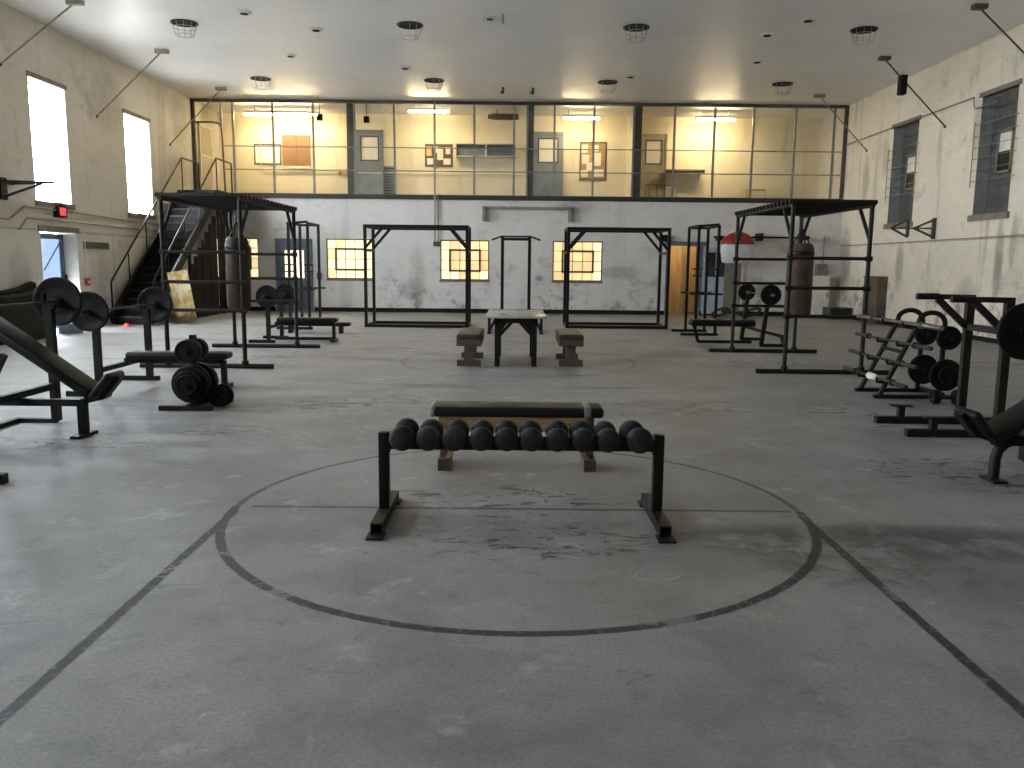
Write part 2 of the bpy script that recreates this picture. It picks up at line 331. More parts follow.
# ------------------------------------------------------------------ mesh building
def basis(d):
    d = Vector(d).normalized()
    up = Vector((0, 0, 1)) if abs(d.z) < 0.95 else Vector((0, 1, 0))
    a = d.cross(up).normalized(); b = a.cross(d).normalized()
    return d, a, b
class MB:
    def __init__(s): s.v = []; s.f = []
    def _add(s, vs, fs):
        o = len(s.v); s.v += [tuple(x) for x in vs]; s.f += [tuple(i + o for i in f) for f in fs]
        return s
    def box(s, c, d, rot=None):
        c = Vector(c); h = Vector(d) / 2
        vs = [Vector((sx * h.x, sy * h.y, sz * h.z)) for sz in (-1, 1) for sy in (-1, 1) for sx in (-1, 1)]
        if rot is not None: vs = [rot @ x for x in vs]
        return s._add([c + x for x in vs], [(0, 2, 3, 1), (4, 5, 7, 6), (0, 1, 5, 4), (2, 6, 7, 3), (0, 4, 6, 2), (1, 3, 7, 5)])
    def b2(s, x0, x1, y0, y1, z0, z1):
        return s.box(((x0 + x1) / 2, (y0 + y1) / 2, (z0 + z1) / 2), (abs(x1 - x0), abs(y1 - y0), abs(z1 - z0)))
    def bar(s, p0, p1, wd, ht=None):
        ht = ht or wd; p0 = Vector(p0); p1 = Vector(p1); d, a, b = basis(p1 - p0)
        vs = []
        for p in (p0, p1):
            vs += [p - a * wd / 2 - b * ht / 2, p + a * wd / 2 - b * ht / 2, p + a * wd / 2 + b * ht / 2, p - a * wd / 2 + b * ht / 2]
        return s._add(vs, [(3, 2, 1, 0), (4, 5, 6, 7), (0, 1, 5, 4), (1, 2, 6, 5), (2, 3, 7, 6), (3, 0, 4, 7)])
    def tube(s, p0, p1, r, n=10, r1=None):
        return s.lathe([(0, 0), (r, 0), (r1 or r, (Vector(p1) - Vector(p0)).length), (0, (Vector(p1) - Vector(p0)).length)], p0, Vector(p1) - Vector(p0), n)
    def lathe(s, prof, org, axis, n=24, sc=(1, 1)):
        org = Vector(org); d, a, b = basis(axis); vs = []; fs = []; rows = []
        for r, tt in prof:
            if r < 1e-6: rows.append([len(vs)]); vs.append(org + d * tt)
            else:
                row = []
                for i in range(n):
                    th = 2 * PI * i / n; row.append(len(vs)); vs.append(org + d * tt + a * (r * sc[0] * math.cos(th)) + b * (r * sc[1] * math.sin(th)))
                rows.append(row)
        for k in range(len(rows) - 1):
            A, B = rows[k], rows[k + 1]
            for i in range(n):
                j = (i + 1) % n
                if len(A) == 1 and len(B) > 1: fs.append((A[0], B[j], B[i]))
                elif len(B) == 1 and len(A) > 1: fs.append((A[i], A[j], B[0]))
                elif len(A) > 1: fs.append((A[i], A[j], B[j], B[i]))
        return s._add(vs, fs)
    def path(s, pts, r, n=8, closed=False):
        pts = [Vector(p) for p in pts]; m = len(pts); vs = []; fs = []
        tang = []
        for i in range(m):
            if closed: q = pts[(i + 1) % m] - pts[i - 1]
            else: q = pts[min(i + 1, m - 1)] - pts[max(i - 1, 0)]
            tang.append(q.normalized())
        d, a, b = basis(tang[0])
        for i in range(m):
            if i:
                ax = tang[i - 1].cross(tang[i])
                if ax.length > 1e-6:
                    q = Quaternion(ax.normalized(), tang[i - 1].angle(tang[i])); a = q @ a; b = q @ b
            for k in range(n):
                th = 2 * PI * k / n; vs.append(pts[i] + a * (r * math.cos(th)) + b * (r * math.sin(th)))
        for i in range(m if closed else m - 1):
            j = (i + 1) % m
            for k in range(n):
                l = (k + 1) % n; fs.append((i * n + k, i * n + l, j * n + l, j * n + k))
        if not closed:
            fs.append(tuple(reversed(range(n)))); fs.append(tuple((m - 1) * n + k for k in range(n)))
        return s._add(vs, fs)
    def pad(s, c, d, bev=0.02, seg=3, rot=None):
        bm = bmesh.new(); bmesh.ops.create_cube(bm, size=1)
        for v in bm.verts: v.co = Vector((v.co.x * d[0], v.co.y * d[1], v.co.z * d[2]))
        bmesh.ops.bevel(bm, geom=bm.edges[:], offset=bev, segments=seg, profile=0.5, affect='EDGES')
        bm.verts.index_update()
        vs = [(rot @ v.co if rot is not None else v.co) + Vector(c) for v in bm.verts]
        fs = [[v.index for v in f.verts] for f in bm.faces]; bm.free()
        return s._add(vs, fs)
    def mesh(s, name, mat):
        me = bpy.data.meshes.new(name); me.from_pydata(s.v, [], s.f); me.update()
        bm = bmesh.new(); bm.from_mesh(me); bmesh.ops.recalc_face_normals(bm, faces=bm.faces[:]); bm.to_mesh(me); bm.free()
        me.materials.append(M[mat] if isinstance(mat, str) else mat)
        for p in me.polygons: p.use_smooth = True
        me.set_sharp_from_angle(angle=math.radians(40))
        return me
    def build(s, name, mat, parent=None, loc=(0, 0, 0), rot=(0, 0, 0)):
        return place(name, s.mesh(name, mat), parent, loc, rot)
def place(name, me, parent=None, loc=(0, 0, 0), rot=(0, 0, 0)):
    o = bpy.data.objects.new(name, me); COL.objects.link(o); o.location = loc; o.rotation_euler = rot
    if parent is not None: o.parent = parent
    return o
def tag(o, label, cat, group=None):
    o['label'] = label; o['category'] = cat
    if group: o['group'] = group
    return o
def thing(name, label, cat, loc=(0, 0, 0), rz=0, group=None):
    o = bpy.data.objects.new(name, None); COL.objects.link(o); o.location = loc; o.rotation_euler = (0, 0, rz)
    o.empty_display_size = 0.2
    return tag(o, label, cat, group)
def struct(o, label=None, cat=None):
    o['kind'] = 'structure'
    if label: o['label'] = label
    if cat: o['category'] = cat
    return o
def sempty(name, loc, label, cat):
    o = bpy.data.objects.new(name, None); COL.objects.link(o); o.location = loc
    return struct(o, label, cat)
def wall_holes(axis, t0, t1, u0, u1, z0, z1, holes):
    us = sorted({u0, u1, *[h[0] for h in holes], *[h[1] for h in holes]}); zs = sorted({z0, z1, *[h[2] for h in holes], *[h[3] for h in holes]})
    us = [u for u in us if u0 <= u <= u1]; zs = [z for z in zs if z0 <= z <= z1]
    def solid(i, j):
        if i < 0 or j < 0 or i >= len(us) - 1 or j >= len(zs) - 1: return False
        cu = (us[i] + us[i + 1]) / 2; cz = (zs[j] + zs[j + 1]) / 2
        return not any(h[0] < cu < h[1] and h[2] < cz < h[3] for h in holes)
    m = MB()
    def P(t, u, z): return (t, u, z) if axis == 0 else (u, t, z)
    for i in range(len(us) - 1):
        for j in range(len(zs) - 1):
            if not solid(i, j): continue
            a, b, c, d = us[i], us[i + 1], zs[j], zs[j + 1]
            for tt in (t0, t1): m._add([P(tt, a, c), P(tt, b, c), P(tt, b, d), P(tt, a, d)], [(0, 1, 2, 3)])
            if not solid(i - 1, j): m._add([P(t0, a, c), P(t1, a, c), P(t1, a, d), P(t0, a, d)], [(0, 1, 2, 3)])
            if not solid(i + 1, j): m._add([P(t0, b, c), P(t1, b, c), P(t1, b, d), P(t0, b, d)], [(0, 1, 2, 3)])
            if not solid(i, j - 1): m._add([P(t0, a, c), P(t1, a, c), P(t1, b, c), P(t0, b, c)], [(0, 1, 2, 3)])
            if not solid(i, j + 1): m._add([P(t0, a, d), P(t1, a, d), P(t1, b, d), P(t0, b, d)], [(0, 1, 2, 3)])
    # weld so that shading and normals are clean
    key = {}; vs = []; rm = []
    for v in m.v:
        k = tuple(round(x, 4) for x in v)
        if k not in key: key[k] = len(vs); vs.append(v)
        rm.append(key[k])
    m.v = vs; m.f = [tuple(rm[i] for i in f) for f in m.f]
    return m

# ================================================================== THE ROOM
struct(MB().b2(XL - 0.42, XR + 0.42, YF, YM + 0.3, -0.12, 0).build('floor', 'floor_concrete'), 'worn grey concrete gym floor with black painted court lines', 'floor')
struct(MB().b2(XL - 0.42, XR + 0.42, YF, YM + 0.3, ZC, ZC + 0.15).build('ceiling', 'ceiling_paint'), 'glossy grey painted ceiling with small round fittings', 'ceiling')
lh = [(a, b, LZ[0], LZ[1]) for a, b in LWIN] + [LDOOR]
struct(wall_holes(0, XL - WT, XL, YF, YM + 0.3, 0, ZC, lh).build('wall_left', 'wall_left_paint'), 'beige painted brick wall with tall bright windows', 'wall')
rh = [(a, b, RZ[0], RZ[1]) for a, b in RWIN]
struct(wall_holes(0, XR, XR + WT, YF, YM + 0.3, 0, ZC, rh).build('wall_right', 'wall_right_paint'), 'stained cream brick wall with two boarded windows', 'wall')
struct(MB().b2(XL, XR, YF - 0.3, YF, 0, ZC).build('wall_front', 'wall_left_paint'), 'painted brick wall behind the viewer', 'wall')
BWIN = [(-9.3, -7.9), (-5.8, -4.33), (-2.27, -0.75), (1.22, 2.77)]
BZ = (1.01, 2.25)
BD1 = (-7.34, -6.28, 0.0, 2.16)
BD2 = (4.84, 5.74, 0.0, 2.14)
bh = [(a, b, BZ[0], BZ[1]) for a, b in BWIN] + [BD1, BD2]
struct(wall_holes(1, YB, YB + 0.3, XL, XR, 0, 3.49, bh).build('wall_back', 'wall_back_paint'), 'scuffed white brick wall below the balcony', 'wall')
struct(MB().b2(XL, XR, YM, YM + 0.2, 0, 3.49).build('wall_rear_lower', 'cream_wall'), 'unseen wall added behind the lit windows to block sky light', 'wall')  # unseen wall, added to keep sky light from leaking in
struct(MB().b2(XL, XR, YM, YM + 0.2, 3.49, ZC).build('wall_balcony_rear', 'cream_wall'), 'cream rear wall of the lit balcony', 'wall')
struct(MB().b2(XL, XR, YB - 0.02, YM, 3.49, ZM).build('balcony_floor', 'dark_beam'), 'dark edged balcony floor slab above the white wall', 'balcony floor')
struct(MB().b2(XL, XR, YB - 0.05, YB - 0.02, 3.46, 3.585).build('trim_1', 'dark_beam'), 'dark steel edge beam running along the balcony front', 'beam')
struct(MB().b2(3.72, 3.86, YB + 0.12, YM, ZM, ZC).build('wall_partition', 'cream_wall'), 'cream partition wall between two balcony bays', 'wall')
struct(MB().b2(XL, BD1[0] - 0.08, YB - 0.03, YB, 0, 0.13).build('baseboard_back', 'dark_recess'), 'black baseboard left of the blue-grey door', 'baseboard')
struct(MB().b2(BD1[1] + 0.08, BD2[0] - 0.1, YB - 0.03, YB, 0, 0.13).build('baseboard_back_centre', 'dark_recess'), 'long black baseboard under the lit windows', 'baseboard')
struct(MB().b2(BD2[1] + 0.1, XR, YB - 0.03, YB, 0, 0.13).build('baseboard_back_right', 'dark_recess'), 'black baseboard right of the open doorway', 'baseboard')
struct(MB().b2(XR - 0.03, XR, YF, YB, 0, 0.1).build('baseboard_right', 'dark_recess'), 'thin dark baseboard along the right wall', 'baseboard')
struct(MB().b2(-60, XL - WT, -30, 60, -0.14, -0.04).build('ground_outside', 'outside_concrete'), 'pale concrete ground outside the left door', 'ground')
# room beyond the open doorway
struct(MB().b2(4.2, 6.6, YB + 2.0, YB + 2.1, 0, 3.4).b2(4.2, 4.3, YB + 0.3, YB + 2.0, 0, 3.4).b2(6.5, 6.6, YB + 0.3, YB + 2.0, 0, 3.4).build('wall_lobby', 'cream_wall'), 'warm lit walls of the small room beyond the doorway', 'wall')

# side windows
def left_window(i, a, b):
    z0, z1 = LZ
    wn = sempty('window_%d' % i, (XL, (a + b) / 2, z0), 'tall overexposed window in the left wall, %s' % ('nearest of those in view' if i == 5 else 'next to the stairs' if i == 6 else 'nearer than the frame edge'), 'window')
    yc = (a + b) / 2; X = XL - WT + 0.06; h = z1 - z0; hw = (b - a) / 2
    fm = MB()
    fm.b2(-WT + 0.02, -WT + 0.05, -hw, -hw + 0.02, 0, h).b2(-WT + 0.02, -WT + 0.05, hw - 0.02, hw, 0, h)
    fm.b2(-WT + 0.02, -WT + 0.05, -hw, hw, 0, 0.02).b2(-WT + 0.02, -WT + 0.05, -hw, hw, h - 0.02, h)
    fm.build('frame', 'white_paint', wn)
    gm = MB().b2(-WT + 0.032, -WT + 0.038, -hw + 0.02, hw - 0.02, 0.02, h - 0.02).build('pane', 'window_glass', wn)
    MB().b2(-0.1, 0.05, -hw - 0.06, hw + 0.06, -0.12, 0.0).build('window_sill', 'lintel_grey', wn)
    MB().b2(-0.1, 0.035, -hw - 0.05, hw + 0.05, h, h + 0.1).build('lintel', 'lintel_grey', wn)
    if i == 6:
        v = MB()
        y = -hw + 0.1
        v.bar((-0.3, -hw + 0.05, 1.15), (-0.02, y + 0.1, 1.15), 0.03).bar((-0.02, y + 0.1, 1.15), (-0.02, y + 0.1, 0.35), 0.03).bar((-0.02, y + 0.1, 0.35), (-0.3, -hw + 0.05, 0.35), 0.03)
        v.build('vent_sash', 'conduit_grey', wn)
for i, (a, b) in enumerate(LWIN): left_window(i + 1, a, b)
def right_window(i, a, b, desc):
    z0, z1 = RZ; hw = (b - a) / 2; h = z1 - z0
    wn = sempty('window_%d' % i, (XR, (a + b) / 2, z0), desc, 'window')
    MB().b2(0.30, 0.36, -hw, hw, 0, h).build('shutter_board', 'shutter_dark', wn)
    for k in range(9):
        MB().b2(0.27, 0.31, -hw + 0.02, hw - 0.02, 0.04 + k * h / 9, 0.02 + (k + 1) * h / 9).build('slat', 'shutter_dark', wn)
    MB().b2(0, 0.3, hw - 0.012, hw - 0.002, 0, h).build('reveal', 'reveal_grey', wn)
    s = MB().b2(0.20, 0.27, -0.25, 0.30, 0.85, 0.9).b2(0.20, 0.27, -0.25, 0.30, 1.68, 1.73).b2(0.20, 0.27, -0.25, -0.2, 0.85, 1.73).b2(0.20, 0.27, 0.25, 0.30, 0.85, 1.73).build('vent_frame', 'lintel_grey', wn)
    MB().b2(0.225, 0.235, -0.2, 0.25, 0.9, 1.3).build('pane', 'dark_glass', wn)
    MB().b2(0.225, 0.235, -0.2, 0.25, 1.3, 1.68).build('pane', 'white_paint', wn)
    MB().b2(-0.06, 0.3, -hw - 0.08, hw + 0.08, -0.13, 0.0).build('window_sill', 'lintel_grey', wn)
    MB().b2(-0.03, 0.1, -hw - 0.08, hw + 0.08, h, h + 0.1).build('lintel', 'lintel_grey', wn)
    g = MB()
    for k in range(6): g.path([(0.0, -hw - 0.1, 0.72 + k * 0.24), (-0.06, -hw - 0.1, 0.72 + k * 0.24), (-0.06, hw + 0.1, 0.72 + k * 0.24), (0.0, hw + 0.1, 0.72 + k * 0.24)], 0.007, 6)
    for y in (-hw - 0.1, hw + 0.1): g.bar((-0.06, y, 0.6), (-0.06, y, 2.0), 0.016)
    g.build('wire_guard', 'conduit_grey', wn)
right_window(7, *RWIN[0], 'boarded grey window with wire guard, the nearer one on the right wall')
right_window(8, *RWIN[1], 'boarded grey window with wire guard, the farther one on the right wall')

# lit steel-sash windows under the balcony
pane_me = {}
def sash_window(i, a, b, desc, cols=5, rows=4):
    z0, z1 = BZ; wd = b - a; h = z1 - z0
    wn = sempty('window_%d' % i, ((a + b) / 2, YB, z0), desc, 'window')
    f = MB(); y0, y1 = 0.02, 0.07
    f.b2(-wd / 2, -wd / 2 + 0.04, y0, y1, 0, h).b2(wd / 2 - 0.04, wd / 2, y0, y1, 0, h).b2(-wd / 2, wd / 2, y0, y1, 0, 0.04).b2(-wd / 2, wd / 2, y0, y1, h - 0.04, h)
    f.build('frame', 'sash_brass', wn)
    cw = wd / cols; rh_ = h / rows
    g = MB()
    for k in range(1, cols): g.b2(-wd / 2 + k * cw - 0.010, -wd / 2 + k * cw + 0.010, 0.03, 0.06, 0.02, h - 0.02)
    for k in range(1, rows): g.b2(-wd / 2 + 0.02, wd / 2 - 0.02, 0.031, 0.059, k * rh_ - 0.010, k * rh_ + 0.010)
    g.build('glazing_bars', 'sash_brass', wn)
    x0 = -wd / 2 + cw * 1.0; x1 = -wd / 2 + cw * 4.05; va = rh_ * 0.95; vb = rh_ * 3.0
    v = MB().b2(x0 - .03, x0 + .03, -0.01, 0.05, va, vb).b2(x1 - .03, x1 + .03, -0.01, 0.05, va, vb).b2(x0 - .03, x1 + .03, -0.01, 0.05, va - .03, va + .03).b2(x0 - .03, x1 + .03, -0.01, 0.05, vb - .03, vb + .03)
    v.build('vent_frame', 'sash_dark', wn)
    for c in range(cols):
        for r in range(rows):
            q = random.random()
            edge = (c in (0, cols - 1)) or r == 0
            if i == 9 or i == 10: kd = 'lit_pane_pale' if q < 0.75 else 'lit_pane_yellow'
            elif i == 11: kd = 'lit_pane_pale' if (c < 2 and q < 0.8) or q < 0.15 else ('lit_pane_amber' if q > 0.6 else 'lit_pane_yellow')
            else: kd = 'lit_pane_pale' if (c > 3 and q < 0.9) or q < 0.25 else ('lit_pane_amber' if q > 0.7 else 'lit_pane_yellow')
            if 1 <= c <= 3 and 1 <= r <= 2 and i in (11, 12): kd = 'lit_pane_amber' if q > 0.35 else 'lit_pane_yellow'
            key = (kd, round(cw, 3))
            if key not in pane_me: pane_me[key] = MB().b2(-cw / 2 + 0.008, cw / 2 - 0.008, -0.004, 0.004, -rh_ / 2 + 0.008, rh_ / 2 - 0.008).mesh('pane', kd)
            place('pane', pane_me[key], wn, (-wd / 2 + (c + .5) * cw, 0.045, (r + .5) * rh_))
    MB().b2(-wd / 2 - 0.03, wd / 2 + 0.03, -0.02, 0.02, -0.05, 0.0).build('window_sill', 'lintel_grey', wn)
wl = ['lit pale steel-sash window partly behind the heavy bag', 'bright lit steel-sash window between blue door and left square frame', 'yellow lit steel-sash window left of the chin-up station', 'yellow lit steel-sash window right of the chin-up station']
for k, (a, b) in enumerate(BWIN): sash_window(9 + k, a, b, wl[k])

# doors in the back wall
d = sempty('door_1', (-6.81, YB, 0), 'blue-grey closed door with a lit pane in the back wall', 'door')
MB().b2(-0.57, -0.47, -0.04, 0.1, 0, 2.2).b2(0.47, 0.57, -0.04, 0.1, 0, 2.2).b2(-0.57, 0.57, -0.04, 0.1, 2.1, 2.24).build('door_frame', 'blue_grey_paint', d)
dl = wall_holes(1, 0.03, 0.08, -0.47, 0.47, 0.01, 2.1, [(-0.3, 0.3, 1.03, 1.88)]).build('door_leaf', 'blue_grey_paint', d)
MB().b2(-0.3, 0.3, 0.05, 0.06, 1.03, 1.88).build('pane', 'lit_door_pane', dl)
MB().b2(-0.02, 0.02, 0.02, 0.05, 1.03, 1.88).build('glazing_bar', 'blue_grey_paint', dl)
MB().lathe([(0, 0), (0.02, 0), (0.02, 0.04), (0.035, 0.05), (0.035, 0.08), (0, 0.09)], (0.4, 0.03, 1.0), (0, -1, 0), 12).build('handle', 'chrome_bar', dl)
d = sempty('door_2', (5.29, YB, 0), 'open doorway with blue-grey frame onto an orange lit room', 'door')
MB().b2(-0.55, -0.45, -0.05, 0.3, 0, 2.14).b2(0.45, 0.55, -0.05, 0.3, 0, 2.14).b2(-0.62, 0.68, -0.06, 0.1, 2.14, 2.27).build('door_frame', 'blue_grey_paint', d)
MB().b2(0.12, 0.2, 0.9, 1.7, 0.0, 2.1).build('inner_jamb', 'white_paint', d)
lf = wall_holes(1, -0.07, -0.03, 0.6, 1.42, 0.05, 2.1, [(0.68, 0.98, 1.2, 1.95), (1.04, 1.34, 1.2, 1.95)]).build('door_leaf', 'pale_blue_paint', d)
lf['label'] = 'pale blue door leaf folded back against the wall'
MB().b2(0.68, 0.98, -0.055, -0.045, 1.2, 1.95).build('pane', 'dark_glass', lf)
MB().b2(1.04, 1.34, -0.055, -0.045, 1.2, 1.95).build('pane', 'dark_glass', lf)
MB().b2(1.3, 1.36, -0.12, -0.07, 0.95, 1.1).build('handle', 'black_steel', lf)

# street door in the left wall
d = sempty('door_3', (XL, (LDOOR[0] + LDOOR[1]) / 2, 0), 'bright street doorway with half glazed leaf in the left wall', 'door')
hw = (LDOOR[1] - LDOOR[0]) / 2
MB().b2(-0.3, 0.03, -hw - 0.08, hw + 0.08, 2.12, 2.24).build('lintel', 'lintel_grey', d)
lf = MB().b2(-0.36, -0.31, -hw, -hw + 0.06, 0.02, 2.1).b2(-0.36, -0.31, hw - 0.07, hw, 0.02, 2.1).b2(-0.36, -0.31, -hw, hw, 1.98, 2.1).b2(-0.36, -0.31, -hw, hw, 0.02, 0.12).b2(-0.36, -0.31, -hw, hw, 0.95, 1.02).build('door_leaf', 'blue_grey_paint', d)
MB().b2(-0.34, -0.33, -hw + 0.06, hw - 0.07, 1.02, 1.98).build('pane', 'bluish_glass', lf)
MB().b2(-0.34, -0.33, -hw + 0.06, hw - 0.07, 0.12, 0.95).build('pane', 'window_glass', lf)
MB().bar((-0.32, -0.1, 1.3), (-0.32, hw - 0.08, 1.96), 0.02).build('brace', 'blue_grey_paint', lf)
MB().b2(-0.3, -0.26, hw - 0.06, hw - 0.02, 1.0, 1.2).build('handle', 'black_steel', lf)

# doors on the balcony
def balcony_door(i, x0, x1, z1, desc, matn):
    d = sempty('door_%d' % i, ((x0 + x1) / 2, YM, ZM), desc, 'door'); wd = x1 - x0; h = z1 - ZM
    MB().b2(-wd / 2, wd / 2, -0.09, -0.0, h - 0.06, h).b2(-wd / 2, -wd / 2 + 0.05, -0.09, 0, 0, h).b2(wd / 2 - 0.05, wd / 2, -0.09, 0, 0, h).build('door_frame', matn, d)
    l = wall_holes(1, -0.06, -0.015, -wd / 2 + 0.05, wd / 2 - 0.05, 0.01, h - 0.06, [(-wd * 0.3, wd * 0.3, h * 0.58, h * 0.9)]).build('door_leaf', matn, d)
    MB().b2(-wd * 0.3, wd * 0.3, -0.03, -0.025, h * 0.58, h * 0.9).build('pane', 'paper', l)
    MB().b2(-wd * 0.34, wd * 0.34, -0.075, -0.055, h * 0.58 - .04, h * 0.58).b2(-wd * 0.34, wd * 0.34, -0.075, -0.055, h * 0.9, h * 0.9 + .04).b2(-wd * 0.34, -wd * 0.3, -0.075, -0.055, h * 0.58 - .04, h * 0.9 + .04).b2(wd * 0.3, wd * 0.34, -0.075, -0.055, h * 0.58 - .04, h * 0.9 + .04).build('pane_frame', 'dark_column', l)
    MB().lathe([(0, 0), (0.02, 0), (0.02, 0.04), (0.035, 0.05), (0.035, 0.08), (0, 0.09)], (wd * 0.38, -0.06, 1.0), (0, -1, 0), 12).build('handle', 'chrome_bar', l)
balcony_door(4, -5.24, -4.34, 5.86, 'grey balcony door beside a louvre, leftmost of three', 'grey_door_paint')
balcony_door(5, 0.62, 1.62, 5.85, 'grey balcony door beside the middle dark column', 'grey_door_paint')
balcony_door(6, 4.2, 5.05, 5.82, 'beige-grey balcony door right of the partition wall', 'beige_door')
d = sempty('door_7', (XL, 26.95, ZM), 'brown door on the left end wall of the balcony', 'door')
MB().b2(0.0, 0.05, -0.45, 0.45, 0, 2.1).build('door_leaf', 'beige_door', d)
MB().b2(0.0, 0.07, -0.53, -0.45, 0, 2.18).b2(0.0, 0.07, 0.45, 0.53, 0, 2.18).b2(0.0, 0.07, -0.53, 0.53, 2.1, 2.18).build('door_frame', 'cream_paint', d)
MB().b2(0.05, 0.07, -0.42, 0.42, 1.2, 1.26).build('rail', 'cream_paint', d)

# balcony columns
for x, wd, ds in [(-5.0, 0.2, 'left'), (0.5, 0.17, 'middle'), (3.76, 0.22, 'right')]:
    struct(MB().b2(-wd / 2, wd / 2, -0.08, 0.1, 0, ZC - ZM).build('trim_%d' % {'left': 2, 'middle': 3, 'right': 4}[ds], 'dark_column', None, (x, YB + 0.08, ZM)), 'dark %s column of the balcony front' % ds, 'column')

# balcony screen
t_ = thing('balcony_screen', 'grey tubular steel screen closing the whole balcony front', 'screen', (0.15, YB, 3.62))
hp = ZC - 3.62
for x in (-8.55, -7.34, -6.12, -4.86, -3.65, -2.43, -1.22, -0.01, 0.39, 1.21, 2.41, 3.62, 4.86, 6.07, 7.25, 8.52, 9.7):
    MB().b2(-0.03, 0.03, -0.03, 0.03, 0, hp).build('post', 'grey_frame_paint', t_, (x - 0.15, 0, 0))
for x in (XL + 0.05, XR - 0.05): MB().b2(-0.05, 0.05, -0.05, 0.05, 0, hp).build('end_post', 'dark_column', t_, (x - 0.15, 0, 0))
for z in (5.0, 4.31): MB().tube((-8.85 - .15, -0.035, z - 3.62), (XR - .2, -0.035, z - 3.62), 0.017, 8).build('rail', 'grey_frame_paint', t_)
MB().b2(XL - .15, XR - .15, -0.04, 0.04, hp - 0.09, hp).build('top_rail', 'dark_column', t_)
MB().b2(-8.85 - .15, XR - .15, -0.02, 0.02, -0.05, -0.01).build('bottom_rail', 'dark_column', t_)
gp_ = [(-9.68, 0, 2.08), (-9.2, 0, 2.08), (-9.0, 0, 2.05), (-8.93, 0, 1.98), (-8.9, 0, 1.88), (-8.88, 0, 1.0), (-8.86, 0, 0)]
MB().path([(x - .15, y, z) for x, y, z in gp_], 0.028, 8).build('gate_frame', 'dark_column', t_)
MB().b2(-8.93 - .15, -8.87 - .15, -0.03, 0.03, 1.9, hp).build('post', 'grey_frame_paint', t_)

# fluorescent lamps of the balcony
def fluoro(x0, x1, y, z, desc, k=1):
    L = x1 - x0
    t_ = thing('fluorescent_lamp', desc, 'lamp', ((x0 + x1) / 2, y, z), 0, 'fluorescent lamps on the balcony')
    MB().b2(-L / 2, L / 2, -0.09, 0.09, 0.05, 0.12).build('housing', 'white_paint', t_)
    emit('lamp_tube_%d' % round(k * 10), LAMP_WARM, 150.0 * k)
    for yy in (-0.05, 0.05): MB().tube((-L / 2 + 0.03, yy, 0.02), (L / 2 - 0.03, yy, 0.02), 0.019, 10).build('tube', 'lamp_tube_%d' % round(k * 10), t_)
    for xx in (-L / 2 + 0.015, L / 2 - 0.015): MB().b2(xx - 0.015, xx + 0.015, -0.08, 0.08, -0.01, 0.06).build('end_cap', 'white_paint', t_)
    for xx in (-L * 0.35, L * 0.35): MB().tube((xx, 0, 0.12), (xx, 0, ZC - z), 0.01, 6).build('hanger', 'conduit_grey', t_)
fluoro(-8.6, -6.2, 27.2, 6.12, 'long warm fluorescent lamp above the whiteboard on the balcony', 1.15)
fluoro(-3.32, -2.02, 26.7, 6.17, 'bright fluorescent lamp above the dark bulletin board', 1.05)
fluoro(1.53, 2.7, 27.2, 6.1, 'slim fluorescent lamp above the tan bulletin board', 0.85)
fluoro(5.74, 7.0, 27.2, 6.1, 'fluorescent lamp at the right above the wall shelf', 1.3)
t_ = thing('ceiling_bulb', 'warm bulb in the small room beyond the open doorway', 'lamp', (4.95, YB + 1.1, 3.3))
MB().lathe([(0, 0.0), (0.05, -0.03), (0.09, -0.10), (0.07, -0.18), (0, -0.21)], (0, 0, 0), (0, 0, 1), 14).build('globe', 'room_bulb', t_)
MB().tube((0, 0, -0.01), (0, 0, 0.19), 0.03, 10).build('holder', 'white_paint', t_)

# ---------- things on the balcony
def board(name, x0, x1, z0, z1, face, frame, label, cat, papers=()):
    b = thing(name, label, cat, ((x0 + x1) / 2, YM, z0)); wd = x1 - x0; h = z1 - z0
    MB().b2(-wd / 2 + .03, wd / 2 - .03, -0.03, -0.0, .03, h - .03).build('panel', face, b)
    MB().b2(-wd / 2, wd / 2, -0.045, 0, 0, .04).b2(-wd / 2, wd / 2, -0.045, 0, h - .04, h).b2(-wd / 2, -wd / 2 + .04, -0.045, 0, 0, h).b2(wd / 2 - .04, wd / 2, -0.045, 0, 0, h).build('frame', frame, b)
    for px_, pz, pw, ph, mt in papers:
        MB().b2(px_ - pw / 2, px_ + pw / 2, -0.036, -0.031, pz - ph / 2, pz + ph / 2).build('paper', mt, b)
    return b
board('whiteboard', -8.63, -7.74, 4.72, 5.38, 'whiteboard', 'dark_column', 'white board with dark frame on the balcony rear wall', 'whiteboard')
b = thing('brown_board', 'plain brown board hung beside the whiteboard', 'board', (-7.22, YM, 4.62))
MB().b2(-0.47, 0.0, -0.05, -0.01, 0.05, 1.05).build('panel', 'brown_board', b); MB().b2(0.005, 0.46, -0.05, -0.01, 0.05, 1.05).build('panel', 'brown_board', b)
MB().b2(-0.47, 0.46, -0.1, -0.01, -0.02, 0.05).build('tray', 'cream_paint', b)
board('bulletin_board', -2.96, -2.04, 4.7, 5.43, 'cork', 'dark_column', 'dark bulletin board with scattered white papers', 'bulletin board',
      [(-0.33, 0.5, 0.17, 0.3, 'paper_tan'), (0.04, 0.4, 0.2, 0.36, 'paper'), (0.3, 0.52, 0.16, 0.22, 'paper'), (-0.29, 0.17, 0.2, 0.2, 'paper'), (0.27, 0.17, 0.24, 0.2, 'paper'), (-0.08, 0.55, 0.1, 0.2, 'paper')])
